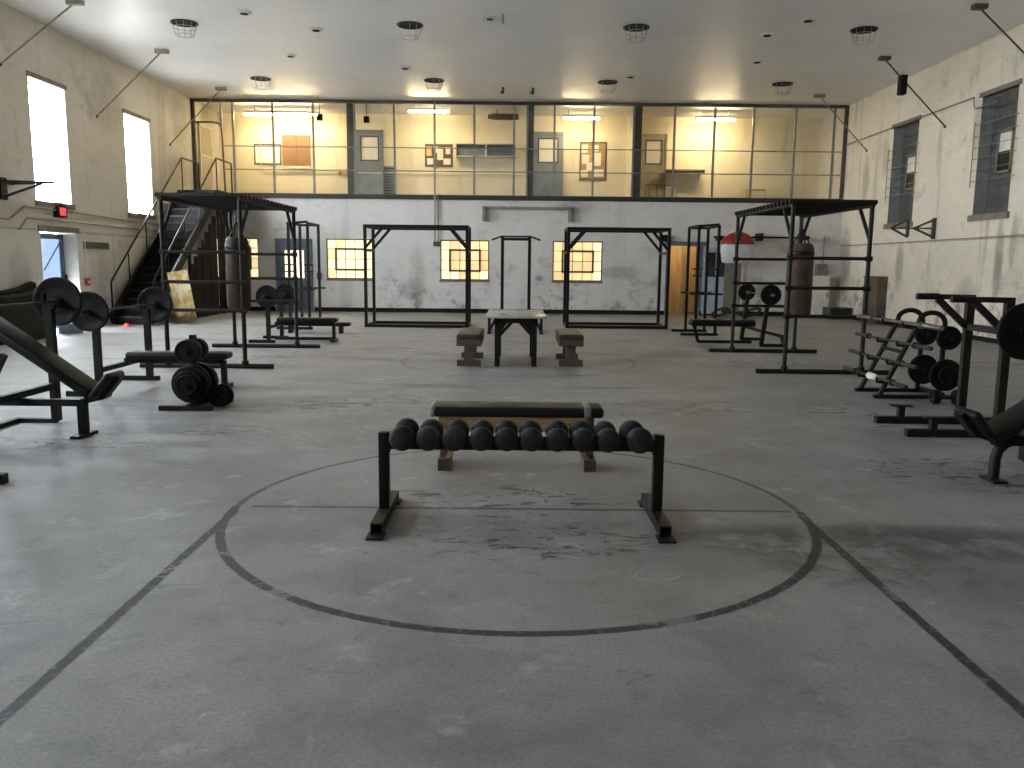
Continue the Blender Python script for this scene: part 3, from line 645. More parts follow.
board('bulletin_board', 2.17, 3.06, 4.33, 5.55, 'cork_tan', 'brown_metal', 'tall tan bulletin board covered with pale papers', 'bulletin board',
      [(-0.28, 1.0, 0.2, 0.26, 'paper'), (-0.25, 0.66, 0.24, 0.3, 'paper'), (-0.1, 0.42, 0.24, 0.26, 'paper'), (-0.28, 0.2, 0.24, 0.22, 'paper'), (0.15, 0.66, 0.22, 0.42, 'paper'), (0.18, 0.22, 0.36, 0.24, 'paper'), (0.1, 1.02, 0.16, 0.2, 'paper')])
c_ = thing('wall_cabinet', 'long grey open wall cabinet beside the dark bulletin board', 'cabinet', (-0.93, YM, 5.0))
cb = MB().b2(-1.0, 1.0, -0.35, 0, 0, 0.03).b2(-1.0, 1.0, -0.35, 0, 0.40, 0.43).b2(-1.0, -0.97, -0.35, 0, 0.03, 0.4).b2(0.97, 1.0, -0.35, 0, 0.03, 0.4).b2(-0.03, 0.03, -0.35, 0, 0.03, 0.4)
cb.build('body', 'cream_paint', c_)
MB().b2(-0.97, -0.03, -0.2, -0.18, 0.03, 0.4).build('door', 'blue_grey_paint', c_); MB().b2(0.03, 0.97, -0.2, -0.18, 0.03, 0.4).build('door', 'blue_grey_paint', c_)
s_ = thing('wall_shelf', 'cream rolled-edge wall shelf under the right fluorescent lamp', 'shelf', (5.65, YM, 4.5))
MB().b2(-0.65, 0.6, -0.3, 0, 0.1, 0.14).build('top', 'cream_paint', s_); MB().tube((-0.65, -0.3, 0.12), (0.62, -0.3, 0.12), 0.05, 12).build('rolled_edge', 'brown_metal', s_)
for x in (-0.5, 0.5): MB().bar((x, -0.28, 0.1), (x, -0.02, -0.15), 0.03).build('bracket', 'cream_paint', s_)
l_ = thing('louvre_panel', 'grey louvred vent panel next to the left balcony door', 'vent', (-4.13, YM, 3.75))
MB().b2(-0.2, 0.2, -0.05, 0, 0, 0.95).build('frame', 'grey_door_paint', l_)
for k in range(10): MB().box((0, -0.06, 0.07 + k * 0.09), (0.34, 0.05, 0.012), Matrix.Rotation(0.6, 3, 'X')).build('slat', 'dark_column', l_)
b = thing('cardboard_box', 'pale box standing on the balcony floor at the screen', 'box', (7.95, 27.9, ZM))
MB().b2(-0.27, 0.27, -0.2, 0.2, 0, 0.46).build('body', 'cork_tan', b); MB().b2(-0.25, 0.25, -0.205, -0.2, 0.05, 0.4).build('front_label', 'cream_paint', b); MB().b2(-0.02, 0.02, -0.21, 0.21, 0.455, 0.462).build('seam_tape', 'brown_board', b)
r_ = thing('folding_chair', 'folded metal chair frame leaning low by the beige balcony door', 'chair', (4.8, 27.6, ZM))
MB().path([(-0.5, 0, 0.0), (-0.5, 0, 0.55), (0.5, 0, 0.55), (0.5, 0, 0.0)], 0.018, 8).build('frame', 'dark_column', r_)
for x in (-0.4, -0.15, 0.1): MB().tube((x, 0, 0.05), (x, 0, 0.55), 0.012, 6).build('bar', 'dark_column', r_)
MB().b2(0.16, 0.46, -0.01, 0.01, 0.05, 0.5).build('panel', 'cream_paint', r_)
def tagbox(name, m, mt, loc, label, cat, group=None): return tag(m.build(name, mt, None, loc), label, cat, group)
for (x, dz, z, ds) in [(-6.3, 0.25, 6.0, 'left'), (-4.85, 0.0, 5.95, 'middle')]:
    s_ = thing('ceiling_speaker', 'small dark hanging box on the balcony, %s' % ('beside the long lamp' if ds == 'left' else 'above the left grey door'), 'speaker', (x + .25, 26.6, z))
    MB().b2(-0.08, 0.08, -0.06, 0.06, -0.12, 0.06).build('case', 'dark_recess', s_); MB().tube((0, 0, 0.05), (0, 0, ZC - z), 0.012, 6).build('stem', 'dark_column', s_)
tagbox('heater_duct', MB().b2(-0.42, 0.42, -0.1, 0.1, 0, 0.16).b2(-0.3, -0.28, -0.01, 0.01, 0.16, 0.28).b2(0.28, 0.3, -0.01, 0.01, 0.16, 0.28).b2(-0.55, -0.42, -0.06, 0.06, 0.02, 0.14), 'brown_metal', (-0.3, 27.4, 6.1), 'dark box hanging under the balcony ceiling right of bright lamp', 'heater')
# pipes along the balcony rear wall
t_ = thing('wall_pipe', 'thin cream pipe with taps along the balcony rear wall', 'pipe', (-6.5, YM - 0.06, 4.6))
MB().path([(-1.9, 0, 0.9), (-1.9, 0, 0.0), (-1.75, 0, -0.1), (0.5, 0, -0.1), (0.8, 0, -0.12), (7.0, 0, -0.12)], 0.016, 6).build('run', 'cream_paint', t_)
for x in (0.7, 1.0): MB().lathe([(0, 0), (0.04, 0.0), (0.05, 0.06), (0.02, 0.1), (0.05, 0.16), (0, 0.17)], (x, -0.02, -0.2), (0, 0, 1), 10).build('valve', 'cork_tan', t_)

# ================================================================== STAIRCASE
SX0, SX1 = -9.62, -8.62; SY0, SY1 = 19.9, 24.6
st = thing('staircase', 'black steel open-riser staircase climbing the left wall to the balcony', 'staircase', (SX0, SY0, 0))
run, rise, ns = SY1 - SY0, ZM, 18
for x in (0.03, SX1 - SX0 - 0.03):
    MB().bar((x, -0.12, -0.0 + 0.12), (x, run, rise - 0.12), 0.05, 0.27).build('stringer', 'worn_steel', st)
tr_me = MB().b2(0.05, SX1 - SX0 - 0.05, -0.13, 0.13, -0.045, 0).mesh('tread', 'worn_steel')
ri_me = MB().b2(0.05, SX1 - SX0 - 0.05, -0.01, 0.01, -rise / ns, -0.045).mesh('riser', 'dark_planks')
for k in range(1, ns):
    place('tread', tr_me, st, (0, run * (k - 0.5) / ns, rise * k / ns)); place('riser', ri_me, st, (0, run * (k - 0.5) / ns - 0.1, rise * k / ns))
MB().b2(-0.16, SX1 - SX0 + 0.05, run, YB - SY0 - 0.06, rise - 0.12, rise).build('landing', 'worn_steel', st)
for x in (0.0, SX1 - SX0):
    hr = MB().path([(x, 0.05, 0.06), (x, 0.05, 1.0), (x, 0.1, 1.06), (x, run - 0.05, rise + 0.86), (x, run + 0.05, rise + 0.9), (x, run + 1.25, rise + 0.9), (x, run + 1.3, rise + 0.85), (x, run + 1.3, rise)], 0.024, 8)
    h_ = hr.build('handrail', 'worn_steel', st)
    for k in (0.22, 0.45, 0.68, 1.0): MB().tube((x, run * k, rise * k - 0.02), (x, run * k, rise * k + 0.92), 0.018, 8).build('baluster', 'worn_steel', h_)
for x in (0.05, SX1 - SX0 - 0.05): MB().b2(x - 0.04, x + 0.04, run + 0.1, run + 0.18, 0, rise - 0.12).build('leg', 'worn_steel', st)
# dark boards closing the space under the stairs
ug = thing('plank_partition', 'dark vertical planks closing the space under the stairs', 'partition', (SX1 + 0.06, 21.6, 0))
y = 0.0
k = 0
while y < 3.7:
    wd = 0.26 + 0.06 * random.random()
    hh = min(rise - 0.35, (y + 1.7 - 0.35) / run * rise)
    MB().b2(-0.015, 0.015, 0, wd, 0, hh).build('plank', 'dark_planks', ug, (0.012 * (k % 2), y, 0)); k += 1
    y += wd + (0.01 if y < 2.2 else 0.09)
# plywood sheet leaning there
b = MB(); b.b2(0, 0.47, -0.01, 0.01, 0, 1.26).b2(-0.02, 0.0, -0.02, 0.02, 0, 1.26)
o = tag(b.build('plywood_sheet', 'stained_plywood', None, (-8.39, 20.75, 0.0), (-0.10, -0.17, 0.15)), 'yellow stained plywood sheet leaning against the stairs', 'board')

# ================================================================== CEILING FITTINGS
def guard_wires(broken):
    m = MB(); n = 10
    for k in range(n):
        if broken and k in (2, 3, 6): continue
        th = 2 * PI * k / n; c, s = math.cos(th), math.sin(th)
        m.path([(0.26 * c, 0.26 * s, 0), (0.18 * c, 0.18 * s, -0.25), (0.10 * c, 0.10 * s, -0.28)], 0.0045, 5)
    for r, z in ((0.225, -0.10), (0.18, -0.25)) if not broken else ((0.18, -0.25),):
        m.path([(r * math.cos(2 * PI * k / 16), r * math.sin(2 * PI * k / 16), z) for k in range(16)], 0.006, 5, True)
    return m.mesh('wire_guard', 'wire')
gw = [guard_wires(False), guard_wires(True)]
rc_me = MB().lathe([(0, -0.012), (0.24, -0.012), (0.27, -0.02), (0.27, 0.0), (0, 0.0)], (0, 0, 0), (0, 0, 1), 28).mesh('recess', 'dark_recess')
names = ['nearest the left windows', 'second from left', 'third from left', 'nearest the right wall']
for r, (y, rowname) in enumerate(((17.9, 'nearer row'), (23.1, 'row by the balcony'))):
    for k, x in enumerate((-6.81, -2.17, 2.48, 7.16)):
        g_ = thing('ceiling_light_guard', 'round dark recessed ceiling light with wire guard, %s, %s' % (rowname, names[k]), 'ceiling light', (x, y, ZC), 0, 'caged round ceiling lights')
        place('recess', rc_me, g_); place('wire_guard', gw[1 if (r == 1 or k == 1) else 0], g_, (0, 0, 0), (0, 0, k * 0.4))
rg = MB().lathe([(0.06, -0.01), (0.07, -0.03), (0.12, -0.035), (0.15, -0.012), (0.15, 0), (0, 0)], (0, 0, 0), (0, 0, 1), 24).mesh('rim', 'plaster_ring')
rc2 = MB().lathe([(0, -0.045), (0.07, -0.045), (0.085, -0.03), (0.085, 0), (0, 0)], (0, 0, 0), (0, 0, 1), 16).mesh('centre', 'dark_recess')
dl_ = ['near the left wall, front', 'second from left, front', 'left, midway to the balcony', 'left of the hanging conduit', 'right of centre near balcony', 'nearest the camera at right', 'right side, behind the frontmost', 'right side, midway to the balcony']
for (x, y), ds in zip([(-5.33, 17.12), (-4.19, 18.27), (-5.32, 20.52), (-2.76, 21.67), (2.99, 22.37), (5.78, 17.24), (5.3, 18.31), (5.76, 20.64)], dl_):
    g_ = thing('ceiling_disc', 'small round pale ceiling fitting, %s' % ds, 'ceiling fitting', (x, y, ZC), 0, 'small round ceiling fittings')
    place('rim', rg, g_); place('centre', rc2, g_)
h_ = thing('ceiling_hatch', 'square pale access hatch in the ceiling', 'hatch', (-0.45, 17.3, ZC))
MB().b2(-0.2, 0.2, -0.22, 0.22, -0.03, 0).build('panel', 'plaster_ring', h_); MB().b2(0.18, 0.21, -0.24, 0.24, -0.06, 0).build('edge', 'conduit_grey', h_); MB().b2(-0.12, 0.0, -0.02, 0.02, -0.06, -0.03).build('latch', 'dark_column', h_)
for x, y, ds in [(-0.33, 23.9, 'left'), (0.5, 23.95, 'right')]:
    h_ = thing('ceiling_hook', 'small dark hook on the ceiling, %s of the central pair' % ds, 'hook', (x, y, ZC))
    MB().tube((0, 0, 0), (0, 0, -0.12), 0.03, 8).build('shank', 'dark_column', h_); MB().b2(-0.07, 0.03, -0.03, 0.03, -0.17, -0.11).build('jaw', 'dark_column', h_)
# diagonal ties between ceiling and side walls
def tie(xc, xw, y, zw, label, plate, box=False):
    o = thing('ceiling_tie_rod', label, 'tie rod', (xc, y, ZC), 0, 'diagonal tie rods under the ceiling')
    MB().tube((0, 0, -0.05), (xw - xc, 0, zw - ZC), 0.018, 8).build('rod', 'conduit_grey' if plate else 'conduit_dark', o)
    if plate: MB().b2(-0.15, 0.15, -0.06, 0.06, -0.09, 0).build('plate', 'conduit_grey', o)
    else: MB().b2(-0.12, 0.12, -0.08, 0.08, -0.08, 0).build('plate', 'conduit_dark', o)
    MB().lathe([(0, 0), (0.035, 0), (0.03, 0.03), (0, 0.035)], (xw - xc, 0, zw - ZC), (-1 if xw > 0 else 1, 0, 0), 10).build('wall_plate', 'conduit_dark', o)
    if box: MB().b2(0.38, 0.52, -0.12, 0.08, -0.85, -0.42).build('junction_box', 'dark_recess', o)
tie(-8.3, XL, 16.45, 5.2, 'pale tie rod at the top left corner, nearest of the left ties', True)
tie(-8.2, XL, 20.1, 4.86, 'pale tie rod between the two bright left windows', True)
tie(-8.28, XL, 24.27, 4.79, 'pale tie rod on the left next to the balcony screen', True)
tie(8.65, XR, 24.45, 4.84, 'pale tie rod on the right next to the balcony screen', True)
tie(8.56, XR, 20.1, 4.82, 'dark tie rod with small black box between the right windows', False, True)
tie(8.59, XR, 16.2, 5.0, 'dark tie rod at the top right corner of the room', False)

# ================================================================== WALL FITTINGS
# old hoop brackets on the side walls
o = thing('hoop_bracket', 'dark triangular steel bracket sticking out of the left wall', 'bracket', (XL, 16.2, 2.66))
MB().b2(0, 0.05, -0.1, 0.1, 0, 0.42).build('wall_plate', 'worn_steel', o)
for y in (-0.3, 0.3): MB().bar((0.03, y, 0.33), (1.0, 0, 0.33), 0.04).build('arm', 'worn_steel', o); 
MB().bar((0.03, 0, 0.06), (0.78, 0, 0.31), 0.04).build('strut', 'worn_steel', o)
MB().b2(0, 0.04, -0.34, 0.34, 0.3, 0.36).build('crossbar', 'worn_steel', o)
o = thing('hoop_bracket', 'grey double triangle steel bracket under the far right window', 'bracket', (XR, 20.2, 2.23))
MB().b2(-0.05, 0, -0.06, 0.06, 0, 0.5).build('wall_plate', 'conduit_dark', o)
MB().b2(-0.68, -0.62, -0.04, 0.04, 0.05, 0.47).build('upright', 'conduit_dark', o)
for x0, x1 in ((-0.02, -0.5), (-0.64, -1.05)):
    for z in (0.04, 0.46): MB().bar((x0, 0, z), (x1, 0, 0.25), 0.045).build('arm', 'conduit_dark', o)
MB().bar((-0.03, 0, 0.25), (-1.05, 0, 0.25), 0.035).build('tie_bar', 'conduit_dark', o)
# backboard rail on the back wall
o = thing('wall_rail_bracket', 'grey steel rail with drop ends high on the white wall', 'bracket', (0.4, YB, 2.83))
MB().b2(-1.33, 1.33, -0.16, -0.1, 0.36, 0.44).build('rail', 'conduit_grey', o)
for x in (-1.33, 1.3): MB().b2(x - 0.03, x + 0.06, -0.2, 0, 0.0, 0.44).build('end_plate', 'conduit_grey', o)
# exit sign
o = thing('exit_sign', 'red glowing exit sign box under the nearer left window', 'exit sign', (XL, 18.15, 2.43))
MB().b2(0, 0.09, -0.2, 0.19, 0, 0.25).build('housing', 'dark_recess', o)
MB().b2(0.09, 0.1, -0.1, 0.13, 0.04, 0.21).build('face', 'exit_red', o)
MB().b2(0.03, 0.09, -0.03, 0.03, 0.25, 0.31).build('bracket', 'dark_recess', o)
# grille, alarm, conduits of the left wall
o = thing('wall_grille', 'long grey ventilation grille right of the street door', 'vent', (XL, 19.7, 1.78))
MB().b2(0, 0.03, -0.6, 0.6, 0, 0.17).build('frame', 'conduit_grey', o)
for k in range(13): MB().b2(0.03, 0.04, -0.55 + k * 0.085, -0.51 + k * 0.085, 0.02, 0.15).build('slat', 'dark_column', o)
o = thing('fire_alarm', 'small red fire alarm call point beside the street door', 'alarm', (XL, 19.13, 0.95))
MB().b2(0, 0.07, -0.07, 0.07, 0, 0.17).build('case', 'red_paint', o); MB().b2(0.07, 0.08, -0.03, 0.03, 0.05, 0.11).build('lever', 'white_paint', o)
tag(MB().path([(0, 0, 1.12), (0, 0, 2.3)], 0.014, 6).build('alarm_conduit', 'white_paint', None, (XL + 0.03, 19.13, 0)), 'thin white conduit rising from the red alarm', 'conduit')
tag(MB().path([(0, 15.0, 2.3), (0, 16.3, 2.3), (0, 16.85, 2.58), (0, 18.6, 2.58), (0, 23.2, 2.5), (0, 25.9, 2.5)], 0.022, 6).build('wall_conduit', 'conduit_grey', None, (XL + 0.04, 0, 0)), 'upper grey conduit running along the left wall', 'conduit')
tag(MB().path([(0, 16.6, 2.12), (0, 16.9, 2.36), (0, 19.5, 2.36), (0, 25.9, 2.3)], 0.02, 6).build('wall_conduit', 'conduit_grey', None, (XL + 0.04, 0, 0)), 'lower grey conduit running along the left wall', 'conduit')
tag(MB().path([(0, 25.9, 5.2), (0, 18.86, 5.25), (0, 18.82, 5.05), (-0.02, 18.7, 4.98), (-0.02, 17.9, 4.98)], 0.013, 6).build('wall_conduit', 'conduit_grey', None, (XR - 0.05, 0, 0)), 'dark conduit along the right wall at window head height', 'conduit')
tag(MB().path([(0, 25.9, 2.18), (0, 8, 2.24)], 0.009, 6).build('wall_conduit', 'conduit_grey', None, (XR - 0.03, 0, 0)), 'thin dark conduit low along the right wall', 'conduit')
# conduit down the back wall beside the left frame
o = thing('hanging_conduit', 'twin grey conduit dropping from ceiling past the balcony to switch', 'conduit', (-2.42, YB - 0.1, 2.05))
MB().path([(0, 0, 0.1), (0, 0, 4.3)], 0.022, 8).build('pipe', 'conduit_grey', o); MB().path([(0.09, 0.04, 0.1), (0.09, 0.04, 1.6)], 0.018, 8).build('pipe', 'conduit_grey', o)
MB().b2(-0.05, 0.14, -0.02, 0.1, 0, 0.14).build('switch_box', 'conduit_dark', o)
o = thing('wall_speaker', 'small black box on the white wall by the right frame', 'speaker', (4.7, YB, 2.26))
MB().b2(-0.13, 0.13, -0.2, -0.03, 0, 0.2).build('case', 'dark_recess', o); MB().b2(-0.03, 0.03, -0.03, 0, 0.06, 0.14).build('mount', 'dark_recess', o)
o = thing('electric_switch', 'small grey switch box right of the blue-grey door', 'switch', (-6.03, YB, 1.0))
MB().b2(-0.07, 0.07, -0.06, 0, 0, 0.2).build('case', 'conduit_dark', o); MB().b2(-0.015, 0.015, -0.08, -0.06, 0.07, 0.13).build('toggle', 'white_paint', o)
# right back corner
o = thing('white_cabinet', 'white painted steel cabinet against the back wall at right', 'cabinet', (9.42, 25.78, 0))
MB().b2(-0.32, 0.3, -0.2, 0.2, 0.0, 1.26).build('body', 'white_paint', o); MB().b2(-0.3, 0.28, -0.215, -0.2, 0.06, 1.22).build('door', 'white_paint', o); MB().b2(0.2, 0.23, -0.24, -0.215, 0.6, 0.75).build('handle', 'conduit_grey', o)
o = thing('electric_box', 'grey electric box on the wall above the white cabinet', 'electric box', (9.54, YB, 1.3))
MB().b2(-0.17, 0.17, -0.14, 0, 0, 0.33).build('case', 'conduit_grey', o); MB().b2(-0.15, 0.15, -0.155, -0.14, 0.02, 0.31).build('cover', 'lintel_grey', o); MB().tube((0.05, -0.06, 0.33), (0.05, -0.06, 1.2), 0.018, 6).build('conduit', 'conduit_grey', o)
o = thing('floor_heater', 'low dark floor heater box in the far right corner', 'heater', (9.72, 24.9, 0))
MB().b2(-0.32, 0.33, -0.3, 0.3, 0, 0.34).build('body', 'dark_column', o)
for k in range(5): MB().b2(-0.3, 0.3, -0.315, -0.3, 0.05 + k * 0.055, 0.08 + k * 0.055).build('slat', 'black_steel', o)
o = thing('wall_heater', 'tall brown wall heater with dark grille on the right wall', 'heater', (XR, 22.95, 0.08))
MB().b2(-0.26, 0, -0.45, 0.45, 0, 1.18).build('body', 'brown_metal', o); MB().b2(-0.275, -0.26, -0.3, 0.3, 0.08, 0.42).build('grille', 'dark_column', o)
MB().b2(-0.28, 0, -0.47, 0.47, 1.18, 1.22).build('top', 'brown_metal', o); MB().b2(-0.2, 0, -0.35, 0.35, -0.08, 0).build('plinth', 'dark_column', o)
MB().b2(-0.2, 0.1, -0.465, -0.45, 0.08, 0.45).build('side_grille', 'dark_column', o)
# bar with the red and white bag in front of the back wall
o = thing('wall_bar', 'dark horizontal bar on wall brackets behind the right cage', 'bar', (7.4, 25.4, 2.2))
MB().tube((-1.35, 0, 0.2), (1.55, 0, 0.2), 0.03, 10).build('bar', 'black_steel', o)
for x in (-1.12, 0.1): MB().b2(x - 0.035, x + 0.035, -0.05, 0.6, 0.1, 0.33 if x > 0 else 0.24).build('bracket', 'black_steel', o)
MB().b2(1.46, 1.52, -0.05, 0.6, 0.14, 0.26).build('bracket', 'black_steel', o)
o = thing('padded_bag', 'white padded bag with red domed top hanging on wall bar', 'punching bag', (6.7, 25.1, 1.62))
MB().lathe([(0, 0.0), (0.40, 0.0), (0.46, 0.05), (0.5, 0.35), (0.5, 0.56)], (0, 0, 0), (0, 0, 1), 28, (1, 0.5)).build('body', 'white_vinyl', o)
MB().lathe([(0.51, 0.55), (0.5, 0.62), (0.44, 0.74), (0.3, 0.86), (0.14, 0.92), (0, 0.93)], (0, 0, 0), (0, 0, 1), 28, (1, 0.5)).build('top', 'red_vinyl', o)
MB().b2(-0.05, 0.05, 0.0, 0.33, 0.805, 0.84).build('strap', 'white_vinyl', o)
o = thing('leaning_panel', 'tall narrow grey board standing against wall below red bag', 'board', (6.82, 25.9, 0))
MB().b2(-0.27, 0.24, -0.03, 0.03, 0.0, 1.85).build('panel', 'lintel_grey', o); MB().b2(0.245, 0.29, -0.03, 0.0, 0.2, 1.8).build('edge_strip', 'white_paint', o)
o = thing('coiled_hose', 'dark looped hose lying on floor by the back wall', 'hose', (6.7, 24.8, 0))
for cx, r in ((-0.5, 0.24), (0.42, 0.26)):
    MB().path([(cx + r * math.cos(a_ / 20 * 2 * PI) * (1 + 0.06 * math.sin(a_)), 0.25 * math.sin(a_ / 20 * 2 * PI), 0.17 + 0.13 * math.cos(a_ / 20 * 2 * PI + 1.2)) for a_ in range(20)], 0.04, 7, True).build('loop', 'rope_dark', o)
MB().path([(-0.45, 0.1, 0.2), (0, 0, 0.14), (0.4, 0.1, 0.2)], 0.045, 7).build('link', 'rope_dark', o)
# left wall corner clutter
o = thing('gym_mat', 'large black folded gym mat standing along the left wall', 'mat', (XL + 0.32, 15.55, 0))
def saggy(m, y0, y1, z0, z1, x0, x1):
    n = 8; vs = []; fs = []
    for i in range(n + 1):
        u = i / n; y_ = y0 + (y1 - y0) * u; zt = z1 - 0.14 * math.sin(PI * u) ** 0.7 + 0.05 * u
        vs += [(x0, y_, z0), (x1, y_, z0), (x1 - 0.03, y_, zt - 0.04), ((x0 + x1) / 2, y_, zt), (x0 + 0.03, y_, zt - 0.04)]
    for i in range(n):
        for k in range(5):
            l = (k + 1) % 5; fs.append((i * 5 + k, i * 5 + l, (i + 1) * 5 + l, (i + 1) * 5 + k))
    fs += [tuple(range(4, -1, -1)), tuple(n * 5 + k for k in range(5))]
    return m._add(vs, fs)
saggy(MB(), -1.3, 1.1, 0, 1.06, -0.3, -0.02).build('rear_fold', 'mat_vinyl', o); saggy(MB(), -1.25, 1.05, 0, 1.0, 0.0, 0.28).build('front_fold', 'mat_vinyl', o)
MB().b2(0.285, 0.3, -1.1, -1.0, 0.35, 0.6).build('carry_strap', 'grey_vinyl', o)
o = thing('small_box', 'small blue-grey carton on floor by the street door', 'box', (-9.35, 17.5, 0))
MB().b2(-0.16, 0.16, -0.2, 0.2, 0, 0.2).build('body', 'box_blue', o); MB().b2(-0.17, 0.17, -0.21, 0.21, 0.2, 0.22).build('lid', 'paper', o)
o = thing('plastic_cone', 'small orange plastic marker on floor before the stairs', 'marker', (-9.0, 19.3, 0))
MB().lathe([(0, 0.0), (0.09, 0.0), (0.09, 0.02), (0.06, 0.03), (0.04, 0.08), (0, 0.08)], (0, 0, 0), (0, 0, 1), 14).build('cone', 'orange_plastic', o); MB().b2(-0.11, 0.11, -0.11, 0.11, 0, 0.015).build('base', 'orange_plastic', o)

# ================================================================== EQUIPMENT
# climbing / pull-up cages
def cage(x, y, label):
    o = thing('climbing_cage', label, 'climbing cage', (x, y, 0), 0, 'pull-up cages')
    hx, hy, z = 0.56, 1.46, 2.42; r = 0.032
    for sx in (-1, 1):
        for sy in (-1, 1):
            MB().tube((0, 0, 0.03), (0, 0, z), r, 12).tube((0, 0, 0.03), (0, 0, 0.11), 0.05, 12).build('post', 'worn_steel', o, (sx * hx, sy * hy, 0))
            MB().tube((sx * hx, sy * hy, 1.92), (sx * hx, sy * (hy - 0.42), z - 0.02), 0.028, 8).build('brace', 'worn_steel', o)
        MB().tube((sx * hx, -hy - 0.04, z), (sx * hx, hy + 0.04, z), r, 10).build('side_rail', 'worn_steel', o)
    for sy in (-1, 1):
        MB().tube((-0.97, sy * hy, 0.035), (0.97, sy * hy, 0.035), 0.035, 10).build('foot_bar', 'worn_steel', o)
        for zz in (0.84, 1.245, 1.67):
            MB().tube((-hx, sy * hy, zz), (hx, sy * hy, zz), 0.026, 10).tube((-hx - 0.045, sy * hy, zz), (-hx + 0.045, sy * hy, zz), 0.04, 10).tube((hx - 0.045, sy * hy, zz), (hx + 0.045, sy * hy, zz), 0.04, 10).build('rung', 'worn_steel', o)
    sl = MB().tube((-hx - 0.06, 0, 0), (hx + 0.06, 0, 0), 0.034, 10).mesh('roof_bar', 'worn_steel')
    n = 17
    for k in range(n): place('roof_bar', sl, o, (0, -hy + 2 * hy * k / (n - 1), z + 0.045))
    return o
cage(-4.45, 13.44, 'black pipe climbing cage with barred roof, at left below the stairs')
cage(4.53, 13.46, 'black pipe climbing cage with barred roof, at right by barbell rack')
def heavy_bag(x, y, z0, z1, r, mat, label):
    o = thing('heavy_bag', label, 'punching bag', (x, y, z0), 0, 'heavy bags inside the cages'); h = z1 - z0
    MB().lathe([(0, 0), (r * 0.85, 0.0), (r, 0.05), (r * 1.03, h * 0.3), (r, h * 0.6), (r * 0.98, h - 0.08), (r * 0.8, h - 0.01), (0, h)], (0, 0, 0), (0, 0, 1), 28).build('body', mat, o)
    MB().lathe([(r * 1.0, h * 0.83), (r * 1.03, h * 0.84), (r * 1.03, h * 0.88), (r * 0.99, h * 0.89)], (0, 0, 0), (0, 0, 1), 28).build('band', 'black_vinyl', o)
    top = 2.42 - z0
    for k in range(4):
        a = PI / 4 + k * PI / 2
        MB().tube((r * 0.75 * math.cos(a), r * 0.75 * math.sin(a), h - 0.04), (0, 0, h + 0.24), 0.010, 6).build('chain', 'black_steel', o)
    MB().tube((0, 0, h + 0.22), (0, 0, top), 0.014, 8).build('hanger', 'black_steel', o)
heavy_bag(-4.42, 13.42, 0.78, 1.93, 0.185, 'bag_leather', 'long dark heavy bag hanging inside the left climbing cage')
heavy_bag(4.60, 13.42, 0.75, 1.92, 0.205, 'bag_leather_worn', 'brown worn heavy bag hanging inside the right climbing cage')

# square box frames in front of the back wall
def box_frame(x, y, label):
    o = thing('box_frame', label, 'exercise frame', (x, y, 0), 0, 'square box frames')
    hx, hy, z = 1.21, 0.58, 2.43; r = 0.035
    for sy in (-1, 1):
        for sx in (-1, 1):
            MB().b2(-r, r, -r, r, 0, z).build('post', 'black_steel', o, (sx * hx, sy * hy, 0))
            MB().bar((sx * hx, sy * hy, 1.88), (sx * (hx - 0.46), sy * hy, z - 0.02), 0.06).build('brace', 'black_steel', o)
        MB().b2(-hx - r, hx + r, -0.04, 0.04, z - 0.08, z).build('top_beam', 'black_steel', o, (0, sy * hy, 0))
        MB().b2(-hx, hx, -r, r, 0, 0.07).build('floor_bar', 'black_steel', o, (0, sy * hy, 0))
    for sx in (-1, 1):
        for zz in (0.035, 1.83, z - 0.035): MB().b2(-r * 0.9, r * 0.9, -hy, hy, -r * 0.9, r * 0.9).build('side_bar', 'black_steel', o, (sx * hx, 0, zz))
    return o
box_frame(-2.31, 20.5, 'tall square black pipe frame left of the chin-up station')
box_frame(2.54, 20.8, 'tall square black pipe frame right of the chin-up station')

# chin-up station behind the table
o = thing('chin_up_station', 'black two-post chin-up station behind the table', 'chin-up station', (0.06, 18.9, 0))
for sx in (-1, 1):
    MB().b2(-0.035, 0.035, -0.035, 0.035, 0, 2.145).build('post', 'black_steel', o, (sx * 0.305, 0, 0))
    MB().b2(-0.035, 0.035, -0.6, 0.5, 0, 0.06).build('foot', 'black_steel', o, (sx * 0.58, 0, 0))
    MB().b2(-0.03, 0.03, -0.03, 0.03, 0.05, 0.52).build('leg', 'black_steel', o, (sx * 0.58, -0.4, 0))
    MB().bar((sx * 0.58, -0.4, 0.08), (sx * 0.31, 0, 0.5), 0.05).build('strut', 'black_steel', o)
MB().b2(-0.6, 0.6, -0.03, 0.03, 0.48, 0.54).build('crossbar', 'black_steel', o, (0, -0.4, 0))
MB().b2(-0.31, 0.31, -0.03, 0.03, 2.06, 2.12).build('top_bar', 'black_steel', o)
MB().path([(-0.55, 0, 2.07), (-0.33, 0, 2.15), (0.33, 0, 2.15), (0.55, 0, 2.07)], 0.02, 8).build('grip_bar', 'rust_bar', o)

# table
o = thing('table', 'grey topped table with dark square legs between two small benches', 'table', (0.05, 13.3, 0))
MB().pad((0, 0, 0.755), (0.92, 1.8, 0.035), 0.008, 2).build('table_top', 'table_top', o)
MB().b2(-0.33, 0.33, -0.8, 0.65, 0.66, 0.735).build('apron', 'black_steel', o)
for sx in (-1, 1):
    for y in (-0.76, 0.6):
        MB().b2(-0.04, 0.04, -0.04, 0.04, 0, 0.7).build('leg', 'black_steel', o, (sx * 0.28, y, 0))
        MB().bar((sx * 0.27, y, 0.45), (sx * 0.04, y, 0.7), 0.05).build('brace', 'black_steel', o)

